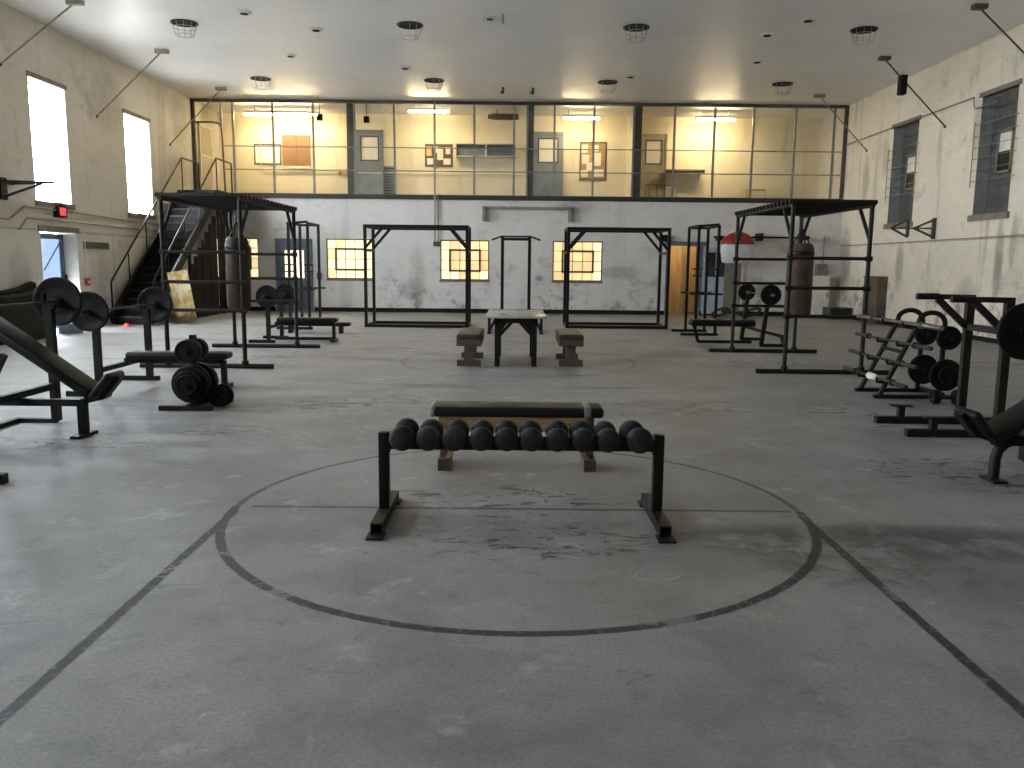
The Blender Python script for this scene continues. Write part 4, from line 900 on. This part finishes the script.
def t_bench(x, y, L, pad, label, side):
    o = thing('low_bench', label, 'bench', (x, y, 0), 0, 'small benches beside the table')
    MB().pad((0, 0, 0.445), (0.38, L, 0.09), 0.035, 4).build('pad', pad, o)
    MB().b2(-0.185, 0.185, -L / 2 + 0.01, L / 2 - 0.01, 0.31, 0.41).build('apron', 'bench_wood_dark', o)
    for yy in (-L / 2 + 0.1, L / 2 - 0.15):
        MB().b2(-0.07, 0.07, -0.05, 0.05, 0.08, 0.32).build('leg', 'bench_wood_dark', o, (0, yy, 0))
        MB().b2(-0.18, 0.18, -0.055, 0.055, 0, 0.09).build('foot', 'bench_wood_dark', o, (0, yy, 0))
t_bench(-0.66, 13.12, 1.36, 'grey_vinyl', 'low wooden bench with dark pad left of the table', -1)
t_bench(0.90, 13.15, 1.2, 'grey_vinyl', 'low wooden bench with worn pad right of the table', 1)

# dumbbell rack and dumbbells
o = thing('dumbbell_rack', 'long black dumbbell rack in the middle of the painted circle', 'dumbbell rack', (0.06, 4.9, 0))
for sx, ds in ((-1, 'l'), (1, 'r')):
    x = sx * 0.83
    MB().pad((0, 0, 0.275), (0.062, 0.062, 0.53), 0.006, 2).build('post', 'black_steel', o, (x, 0, 0.005))
    ft_ = wall_holes(1, -0.32, 0.38, -0.035, 0.035, 0.012, 0.075, [(-0.027, 0.027, 0.02, 0.067)]).build('foot', 'black_steel', o, (x, 0, 0))
    for yy in (-0.34, 0.36): MB().b2(-0.05, 0.05, -0.06, 0.06, 0, 0.012).build('foot_plate', 'black_steel', o, (x, yy, 0))
    MB().b2(-0.005, 0.005, -0.07, 0.07, 0.43, 0.52).build('end_plate', 'black_steel', o, (x - sx * 0.036, 0.02, 0))
MB().b2(-0.8, 0.8, -0.05, 0.05, 0.45, 0.456).build('tray', 'black_steel', o)
for y in (-0.05, 0.05): MB().b2(-0.8, 0.8, y - 0.004, y + 0.004, 0.45, 0.514).build('tray_rail', 'black_steel', o)
ordn = ['first', 'second', 'third', 'fourth', 'fifth', 'sixth', 'seventh', 'eighth', 'ninth', 'tenth']
fx = [-.645, -.491, -.338, -.177, -.029, .118, .271, .424, .571, .757]
bx_ = [-.645, -.494, -.333, -.179, -.031, .117, .281, .426, .574, .741]
hd_me = {}
def head(r):
    k = round(r, 3)
    if k not in hd_me:
        hd_me[k] = MB().lathe([(0, -0.055), (r * 0.5, -0.053), (r * 0.78, -0.045), (r * 0.92, -0.033), (r * 0.985, -0.016), (r, 0.0), (r * 0.985, 0.018), (r * 0.9, 0.036), (r * 0.74, 0.048), (r * 0.45, 0.054), (0, 0.056)], (0, 0, 0), (0, 1, 0), 28).mesh('head', 'rubber_head')
    return hd_me[k]
for k in range(10):
    r = [0.076, 0.0735, 0.073, 0.071, 0.071, 0.0715, 0.0715, 0.072, 0.072, 0.078][k]
    p0 = Vector((fx[k], 4.785, 0.531)); p1 = Vector((bx_[k], 5.015, 0.531)); mid = (p0 + p1) / 2; dd = p1 - p0
    lab = 'black round-headed dumbbell, %s from the left on the rack' % ordn[k]
    if k == 9: lab = 'largest black dumbbell at the right end of the rack'
    if k == 0: lab = 'black round-headed dumbbell at the left end of the rack'
    o = thing('dumbbell', lab, 'dumbbell', mid, 0, 'dumbbells on the rack')
    rot = (dd.to_track_quat('Y', 'Z')).to_euler()
    o.rotation_euler = rot; hl = dd.length / 2
    place('head', head(r), o, (0, -hl, 0)); place('head', head(r), o, (0, hl, 0))
    MB().tube((0, -hl, 0), (0, hl, 0), 0.016, 12).build('handle', 'rust_bar', o)

# padded wooden bench behind the rack
o = thing('padded_bench', 'long black padded bench on a plank frame behind the dumbbell rack', 'bench', (0.05, 6.26, 0))
MB().pad((-0.01, 0, 0.448), (1.31, 0.3, 0.08), 0.03, 4).build('pad', 'black_vinyl', o)
MB().pad((0.52, 0, 0.448), (0.085, 0.306, 0.086), 0.03, 4).build('tape_band', 'duct_tape', o)
MB().pad((-0.645, 0, 0.448), (0.05, 0.306, 0.086), 0.024, 4).build('tape_band', 'duct_tape', o)
MB().b2(-0.6, 0.52, -0.135, -0.10, 0.30, 0.41).build('side_plank', 'bench_wood', o); MB().b2(-0.6, 0.52, 0.10, 0.135, 0.30, 0.41).build('side_plank', 'bench_wood', o)
for x in (-0.56, 0.545):
    MB().b2(-0.03, 0.03, -0.1, 0.1, 0.05, 0.41).build('leg', 'bench_wood_dark', o, (x, 0, 0))
    MB().b2(-0.045, 0.045, -0.16, 0.16, 0, 0.09).build('foot', 'bench_wood_dark', o, (x, 0, 0))
    MB().bar((x - 0.01 if x > 0 else x + 0.01, -0.12, 0.07), (x - 0.16 if x > 0 else x + 0.16, -0.12, 0.3), 0.03).build('brace', 'bench_wood', o)

# weight plates and barbells
pl_me = {}
def plate_mesh(r, th=0.04):
    k = (round(r, 3), th)
    if k not in pl_me:
        h = th / 2
        pl_me[k] = MB().lathe([(0.026, -h), (0.05, -h), (0.055, -h * 0.6), (r * 0.45, -h * 0.45), (r * 0.78, -h * 0.45), (r * 0.84, -h), (r * 0.97, -h), (r, -h * 0.7), (r, h * 0.7), (r * 0.97, h), (r * 0.84, h), (r * 0.78, h * 0.45), (r * 0.45, h * 0.45), (0.055, h * 0.6), (0.05, h), (0.026, h), (0.026, -h)], (0, 0, 0), (0, 1, 0), 36).mesh('weight_plate', 'cast_iron')
    return pl_me[k]
def plate(loc, r, label, th=0.04, rot=(0, 0, 0)):
    return tag(place('weight_plate', plate_mesh(r, th), None, loc, rot), label, 'weight plate', 'black cast iron weight plates')
def barbell(x, z, yc, L, label, r=0.014, shaft=1.3, mat='rust_bar', group='barbells on benches and rack', dx=0.0):
    o = thing('barbell', label, 'barbell', (x, yc, z), dx, group); s = shaft / 2
    MB().tube((0, -s, 0), (0, s, 0), r, 10).build('shaft', mat, o)
    for sy in (-1, 1):
        MB().tube((0, sy * s, 0), (0, sy * L / 2, 0), 0.025, 12).build('sleeve', mat, o)
        MB().tube((0, sy * (s - 0.015), 0), (0, sy * (s + 0.02), 0), 0.04, 12).build('collar', mat, o)
    return o

def incline_bench(x0, yc, sx, label, hb=1.12, drop=0.04, L2=0.27, bent=False):
    """x0: floor point of the front leg; sx=+1 faces +X (toward the room centre from the left)"""
    o = thing('incline_bench', label, 'weight bench', (x0, yc, 0), 0 if sx > 0 else PI, 'incline press benches')
    # local frame: +x toward the seat end
    if bent:
        MB().path([(0.03, 0, 0.0), (0.03, 0, 0.17), (0.015, 0, 0.23), (-0.03, 0, 0.28), (-0.1, 0, 0.305), (-0.25, 0, 0.31)], 0.038, 10).build('front_leg', 'black_steel', o)
        MB().b2(-0.02, 0.08, -0.1, 0.1, 0, 0.02).build('foot_plate', 'black_steel', o)
    else:
        MB().b2(-0.035, 0.035, -0.035, 0.035, 0.02, 0.33).build('front_leg', 'black_steel', o)
        MB().b2(-0.05, 0.05, -0.15, 0.15, 0, 0.025).build('foot_plate', 'black_steel', o)
    MB().bar((0.03, 0, 0.30), (-0.95, 0, 0.30), 0.06).build('centre_rail', 'black_steel', o)
    for sy in (-1, 1):
        MB().b2(-0.035, 0.035, -0.035, 0.035, 0.02, hb).b2(-0.05, -0.035, -0.03, 0.03, hb - 0.1, hb + 0.12).build('upright', 'black_steel', o, (-0.57, sy * 0.6, 0))
        MB().b2(-0.045, 0.05, -0.03, 0.03, hb - 0.03, hb + 0.005).build('hook', 'black_steel', o, (-0.56, sy * 0.6, 0))
        MB().bar((-0.57, sy * 0.6, 0.02), (-0.95, sy * 0.6, 0.02), 0.06, 0.04).build('floor_bar', 'black_steel', o)
    MB().bar((-0.95, -0.63, 0.02), (-0.95, 0.63, 0.02), 0.06, 0.04).build('floor_bar', 'black_steel', o)
    MB().bar((-0.57, -0.6, 0.36), (-0.57, 0.6, 0.36), 0.06).build('crossbar', 'black_steel', o)
    MB().b2(-0.03, 0.03, -0.03, 0.03, 0.02, 0.85).build('rear_post', 'black_steel', o, (-0.92, 0, 0))
    MB().bar((-0.88, 0, 0.3), (-0.66, 0, 0.72), 0.05).build('back_strut', 'black_steel', o)
    # backrest pad, sloping up and away from the seat
    a = math.radians(35); L = 1.1; c = Vector((0.12 - L / 2 * math.cos(a), 0, 0.44 - drop + L / 2 * math.sin(a)))
    R_ = Matrix.Rotation(a, 3, 'Y')
    MB().pad(c, (L, 0.28, 0.075), 0.025, 3, R_).build('backrest', 'black_vinyl', o)
    MB().box(c - R_ @ Vector((0, 0, 0.06)), (L * 0.95, 0.08, 0.05), R_).build('backrest_frame', 'black_steel', o)
    a2 = -math.radians(50); c2 = Vector((0.14 + L2 / 2 * math.cos(a2), 0, 0.36 - L2 / 2 * math.sin(a2)))
    R2 = Matrix.Rotation(a2, 3, 'Y')
    MB().pad(c2, (L2, 0.3, 0.06), 0.02, 3, R2).build('seat', 'black_vinyl', o)
    MB().box(c2 - R2 @ Vector((-0.02, 0, 0.05)), (L2 * 0.9, 0.1, 0.04), R2).build('seat_frame', 'black_steel', o)
    MB().bar((0.0, 0, 0.31), (0.2, 0, 0.36), 0.05).build('seat_bracket', 'black_steel', o)
    return o
incline_bench(-3.80, 7.22, 1, 'black incline press bench at the left edge of the frame')
barbell(-4.36, 1.152, 7.22, 2.05, 'barbell racked on the left incline bench', shaft=1.36)
plate((-4.36, 7.22 + 0.74, 1.152), 0.232, 'largest plate at left, on the incline bench barbell far end')
incline_bench(3.60, 5.97, -1, 'black incline press bench at the right edge of the frame', 1.02, 0.12, 0.22, True)
barbell(4.16, 1.052, 5.97, 2.05, 'barbell racked on the right incline bench', shaft=1.36)
plate((4.16, 5.97 + 0.74, 1.052), 0.232, 'large plate cut by the right edge, on incline bench barbell')

def flat_bench(xu, xl, yc, hu, label, half=0.6, zpad=0.45, lean=0.0, sx=1, loaded_base=True):
    """xu: x of the uprights, xl: x of the far leg"""
    o = thing('bench_press', label, 'weight bench', (xu, yc, 0), 0, 'flat press benches'); L = xl - xu; d = 1 if L > 0 else -1
    for sy in (-1, 1):
        MB().bar((-lean * d * 0.0, sy * half, 0.03), (lean * -d, sy * half, hu), 0.07).build('upright', 'black_steel', o)
        MB().bar((-lean * d - 0.03, sy * half, hu), (-lean * d - 0.03, sy * half, hu + 0.11), 0.02, 0.06).build('hook', 'black_steel', o)
        MB().bar((-0.38, sy * half, 0.03), (0.12, sy * half, 0.03), 0.06).build('floor_bar', 'black_steel', o)
    MB().bar((0, -half, 0.3), (0, half, 0.3), 0.055).build('crossbar', 'black_steel', o)
    x0 = min(0.05 * d, L + 0.08 * d); x1 = max(0.05 * d, L + 0.08 * d)
    MB().pad(((x0 + x1) / 2, 0, zpad - 0.04), (x1 - x0, 0.27, 0.085), 0.04, 4).build('pad', 'black_vinyl', o)
    MB().bar((0, 0, zpad - 0.11), (L, 0, zpad - 0.11), 0.06, 0.06).build('rail', 'black_steel', o)
    MB().b2(-0.03, 0.03, -0.03, 0.03, 0.02, zpad - 0.1).build('leg', 'black_steel', o, (L, 0, 0))
    MB().b2(-0.04, 0.04, -0.2, 0.2, 0, 0.05).build('foot', 'black_steel', o, (L, 0, 0))
    return o
flat_bench(-4.72, -3.52, 10.03, 0.93, 'black flat bench press behind the plate tree at left', 0.66)
barbell(-4.69, 0.98, 10.03, 2.1, 'barbell racked on the flat bench behind the plate tree', shaft=1.56)
plate((-4.69, 10.03 - 0.86, 0.98), 0.222, 'large plate on near end of the left flat bench barbell')
plate((-4.69, 10.03 + 0.86, 0.98), 0.225, 'large plate on far end of the left flat bench barbell')
fb = flat_bench(-4.66, -3.51, 16.25, 0.85, 'black flat bench press inside view of the left cage', 0.46, 0.46)
MB().bar((0, 0.0, 0.05), (1.15, 0, 0.05), 0.06).build('floor_rail', 'black_steel', fb)
barbell(-4.62, 0.89, 16.25, 1.9, 'barbell on the bench seen through the left cage', shaft=1.14)
plate((-4.62, 16.25 - 0.62, 0.89), 0.212, 'plate on near end of barbell beyond the left cage')
plate((-4.62, 16.25 + 0.62, 0.89), 0.206, 'plate on far end of barbell beyond the left cage')
# right bench with raked uprights
o = thing('bench_press', 'black flat bench with raked uprights beyond the right cage', 'weight bench', (4.80, 16.7, 0), 0, 'flat press benches')
for sy in (-1, 1):
    MB().bar((0.02, sy * 0.7, 0.03), (0.12, sy * 0.7, 0.97), 0.07).build('upright', 'black_steel', o)
    MB().bar((0.17, sy * 0.7, 0.9), (0.18, sy * 0.7, 1.1), 0.02, 0.05).build('hook', 'black_steel', o)
    MB().bar((0.0, sy * 0.7, 0.03), (0.46, sy * 0.7, 0.03), 0.06).build('floor_bar', 'black_steel', o)
MB().bar((0.03, -0.7, 0.3), (0.03, 0.7, 0.3), 0.05).build('crossbar', 'black_steel', o)
MB().pad((-0.58, 0, 0.41), (1.3, 0.32, 0.13), 0.045, 4).build('pad', 'black_vinyl', o)
MB().bar((-0.2, 0, 0.36), (0.44, -0.6, 0.2), 0.055).bar((0.44, -0.6, 0.22), (0.46, -0.7, 0.03), 0.055).build('rear_strut', 'black_steel', o)
MB().bar((-1.15, 0, 0.37), (-1.05, 0, 0.03), 0.055).build('leg', 'black_steel', o)
MB().bar((-1.06, 0, 0.03), (0.03, 0, 0.03), 0.055).build('floor_rail', 'black_steel', o)
barbell(4.92, 1.005, 16.7, 2.0, 'barbell on the raked bench beyond the right cage', shaft=1.5, mat='chrome_bar')
plate((4.92, 16.7 - 0.82, 1.005), 0.195, 'plate on near end of barbell beyond the right cage', 0.07)
plate((4.92, 16.7 + 0.82, 1.005), 0.178, 'plate on far end of barbell beyond the right cage')
# low bench beyond the left cage
o = thing('low_flat_bench', 'low dark flat bench under the left power rack', 'bench', (-4.3, 18.1, 0))
MB().pad((0, 0, 0.2), (1.5, 0.3, 0.08), 0.03, 3).build('pad', 'black_vinyl', o)
for x in (-0.55, 0.55): MB().b2(x - 0.03, x + 0.03, -0.12, 0.12, 0, 0.17).build('leg', 'black_steel', o)

# power racks
def power_rack(x, y, label, sx):
    o = thing('power_rack', label, 'power rack', (x, y, 0), 0, 'four-post power racks')
    hx, hy = 0.22, 0.52
    for a in (-1, 1):
        for b in (-1, 1): MB().b2(-0.028, 0.028, -0.028, 0.028, 0.03, 2.42).build('post', 'black_steel', o, (a * hx, b * hy, 0))
        MB().b2(-0.026, 0.026, -hy, hy, 2.38, 2.43).build('top_rail', 'black_steel', o, (a * hx, 0, 0))
        MB().tube((a * hx, -hy - 0.08, 0.92), (a * hx, hy + 0.08, 0.92), 0.022, 8).build('safety_bar', 'black_steel', o)
    for b in (-1, 1):
        MB().b2(-hx - 0.32, hx + 0.06, -0.035, 0.035, 0, 0.06).build('foot', 'black_steel', o, (0, b * hy, 0))
        MB().tube((-hx, b * hy, 2.4), (hx, b * hy, 2.44 if b < 0 else 2.4), 0.026, 8).build('top_bar', 'black_steel', o)
        MB().tube((-hx - 0.14, b * hy, 0.92), (hx + 0.14, b * hy, 0.92), 0.02, 8).build('cross_bar', 'black_steel', o)
    for a in (-1, 1):
        for zz in (1.32, 1.47): MB().tube((a * hx - 0.1, -hy, zz), (a * hx + 0.1, -hy, zz), 0.016, 8).build('hook', 'black_steel', o)
    return o
power_rack(4.285, 18.95, 'black four-post power rack before the open doorway', 1)
power_rack(-4.88, 19.55, 'black four-post power rack before the blue-grey door', -1)

# plate tree on the left
o = thing('plate_tree', 'black weight plate tree in front of the flat bench', 'plate tree', (-3.4, 8.78, 0))
for y in (-0.26, 0.28): MB().b2(-0.28 if y < 0 else -0.22, 0.27 if y < 0 else 0.3, y - 0.03, y + 0.03, 0, 0.05).build('foot', 'black_steel', o)
MB().b2(-0.03, 0.03, -0.26, 0.28, 0.0, 0.05).build('base_bar', 'black_steel', o)
MB().b2(-0.03, 0.03, -0.03, 0.03, 0.04, 0.77).build('post', 'black_steel', o)
for z, hl in ((0.26, 0.28), (0.61, 0.24)): MB().tube((0, -hl, z), (0, hl, z), 0.022, 10).build('peg', 'black_steel', o)
X, Y = -3.4, 8.78
for dy, r, th, lb in [(-0.08, 0.205, 0.045, 'largest front plate low on the plate tree, innermost'), (-0.13, 0.195, 0.045, 'big front plate low on the plate tree, second from post'), (-0.18, 0.15, 0.04, 'middle-sized front plate low on the plate tree'), (-0.225, 0.11, 0.035, 'smallest front plate low on the plate tree')]:
    plate((X, Y + dy, 0.26), r, lb, th)
for dy, r, th, lb in [(0.08, 0.205, 0.045, 'big plate low on the plate tree rear side, inner'), (0.14, 0.2, 0.045, 'big plate low on the plate tree rear side, outer')]:
    plate((X, Y + dy, 0.26), r, lb, th)
for dy, r, lb in [(-0.07, 0.12, 'small plate on upper peg of the plate tree, inner front'), (-0.125, 0.125, 'small plate on upper peg of the plate tree, middle front'), (-0.18, 0.122, 'small plate on upper peg of the plate tree, outermost front'), (0.07, 0.115, 'small plate on upper peg of the plate tree, inner rear'), (0.12, 0.115, 'small plate on upper peg of the plate tree, outer rear')]:
    plate((X, Y + dy, 0.61), r, lb, 0.05)
plate((-3.15, 8.757, 0.117), 0.115, 'small plate standing on floor right of the plate tree, front', 0.05)
plate((-3.12, 8.812, 0.122), 0.12, 'small plate standing on floor right of the plate tree, rear', 0.05)

# barbell rack on the right
o = thing('barbell_rack', 'black slanted barbell rack with arched tops by right cage', 'barbell rack', (4.4, 10.08, 0))
BY = (-0.27, 0.27)
for y in BY:
    pts = [(0, y, 0.03), (0.40, y, 0.88)]
    for k in range(0, 9):
        a = math.radians(150 - k * 150 / 8); pts.append((0.56 + 0.16 * math.cos(a), y, 0.90 + 0.13 * math.sin(a)))
    pts += [(0.72, y, 0.03)]
    MB().path(pts, 0.03, 10).build('side_frame', 'black_steel', o)
    MB().b2(-0.06, 0.86, y - 0.03, y + 0.03, 0, 0.045).build('foot', 'black_steel', o)
    for k, zz in enumerate((0.20, 0.42, 0.64, 0.87)):
        x = 0.4 * (zz - 0.03) / 0.85
        hl_ = 0.18 if k == 3 else 0.12
        MB().bar((x, y, zz - 0.01), (x - hl_, y, zz + 0.0), 0.03).bar((x - hl_, y, zz), (x - hl_, y, zz + 0.05), 0.02).build('bar_hook', 'black_steel', o)
    for zz in (0.30, 0.74): MB().tube((0.72, y + 0.02, zz), (0.72, y - 0.22, zz), 0.02, 8).build('plate_peg', 'black_steel', o)
MB().tube((0.25, BY[0], 0.56), (0.25, BY[1], 0.56), 0.022, 8).build('tie_bar', 'black_steel', o)
MB().bar((0.76, BY[0], 0.05), (0.76, BY[1], 0.05), 0.05).build('tie_bar', 'black_steel', o)
for zz, L, yc, lb, mt, shf in [(0.20, 1.75, 10.05, 'lowest barbell on the slanted rack, wrapped with white tape', 'rust_bar', 1.05), (0.42, 1.85, 10.1, 'second lowest barbell on the slanted rack', 'rust_bar', 1.1), (0.64, 2.0, 10.1, 'second highest barbell on the slanted rack', 'rust_bar', 1.25), (0.87, 2.2, 10.1, 'bright topmost barbell on the slanted rack', 'chrome_bar', 1.3)]:
    x = 4.4 + 0.4 * (zz - 0.03) / 0.85 - (0.132 if zz > 0.8 else 0.067)
    bb = barbell(x, zz + 0.03, yc, L, lb, 0.016, shf, mt)
    if zz == 0.20: MB().lathe([(0.0, -0.14), (0.03, -0.12), (0.045, -0.06), (0.035, 0.0), (0.047, 0.07), (0.03, 0.13), (0, 0.14)], (0, 0.0, 0), (0, 1, 0), 12).build('tape_wrap', 'white_tape', bb)
barbell(4.4 + 0.40 * 0.84 / 0.85 - 0.058, 0.90, 10.16, 2.1, 'dark barbell lying behind the topmost one on the rack', 0.016, 1.16, 'rust_bar')
plate((5.12, 9.70, 0.30), 0.19, 'large plate on lower near peg of the barbell rack')
plate((5.12, 9.65, 0.30), 0.11, 'small plate in front of the large one on barbell rack')
plate((5.12, 9.70, 0.74), 0.14, 'medium plate on upper near peg of the barbell rack', 0.06)
plate((5.12, 10.24, 0.30), 0.185, 'large plate on lower far peg of the barbell rack')
plate((5.12, 10.24, 0.74), 0.135, 'medium plate on upper far peg of the barbell rack', 0.06)
o = thing('floor_dumbbell', 'loaded dumbbell lying on floor before the barbell rack', 'dumbbell', (5.0, 9.42, 0.085), 1.5)
for y in (-0.12, 0.12):
    MB().lathe([(0, -0.04), (0.075, -0.04), (0.085, -0.025), (0.085, 0.025), (0.075, 0.04), (0, 0.04)], (0, y, 0), (0, 1, 0), 20).build('head', 'cast_iron', o)
MB().tube((0, -0.2, 0), (0, 0.2, 0), 0.014, 10).build('handle', 'rust_bar', o)

# dip stations
def dip_station(x, y, rz, label):
    """origin under the near upright; dip bars point along local -x"""
    o = thing('dip_station', label, 'dip station', (x, y, 0), rz, 'dip stations')
    for k, yy in enumerate((0.0, 0.65)):
        MB().bar((0, yy, 0.05), (0, yy, 1.27), 0.075, 0.06).build('upright', 'worn_steel', o)
        MB().bar((0.04, yy, 1.27), (-0.50, yy, 1.275), 0.05, 0.05).tube((-0.53, yy, 1.275), (-0.32, yy, 1.275), 0.032, 12).build('dip_bar', 'worn_steel', o)
        MB().bar((-0.02, yy, 0.98), (-0.32, yy, 1.25), 0.055).build('brace', 'worn_steel', o)
        MB().bar((-0.85, yy, 0.035), (0.35, yy, 0.035), 0.07).build('floor_bar', 'worn_steel', o)
        MB().bar((-0.6, yy, 0.06), (-0.6, yy, 0.17), 0.06).build('step_post', 'worn_steel', o)
        MB().pad((-0.6, yy, 0.18), (0.2, 0.12, 0.015), 0.005, 2).build('foot_step', 'worn_steel', o)
    MB().bar((0, 0, 0.98), (0, 0.65, 0.98), 0.06).build('cross_bar', 'worn_steel', o)
    MB().bar((0.1, 0, 0.05), (0.1, 0.65, 0.05), 0.06).build('rear_bar', 'worn_steel', o)
    return o
dip_station(4.52, 7.57, 0, 'black dip station with foot steps on the right')
dip_station(-4.38, 5.62, PI, 'black dip station reaching in at the left edge, floor bar only')
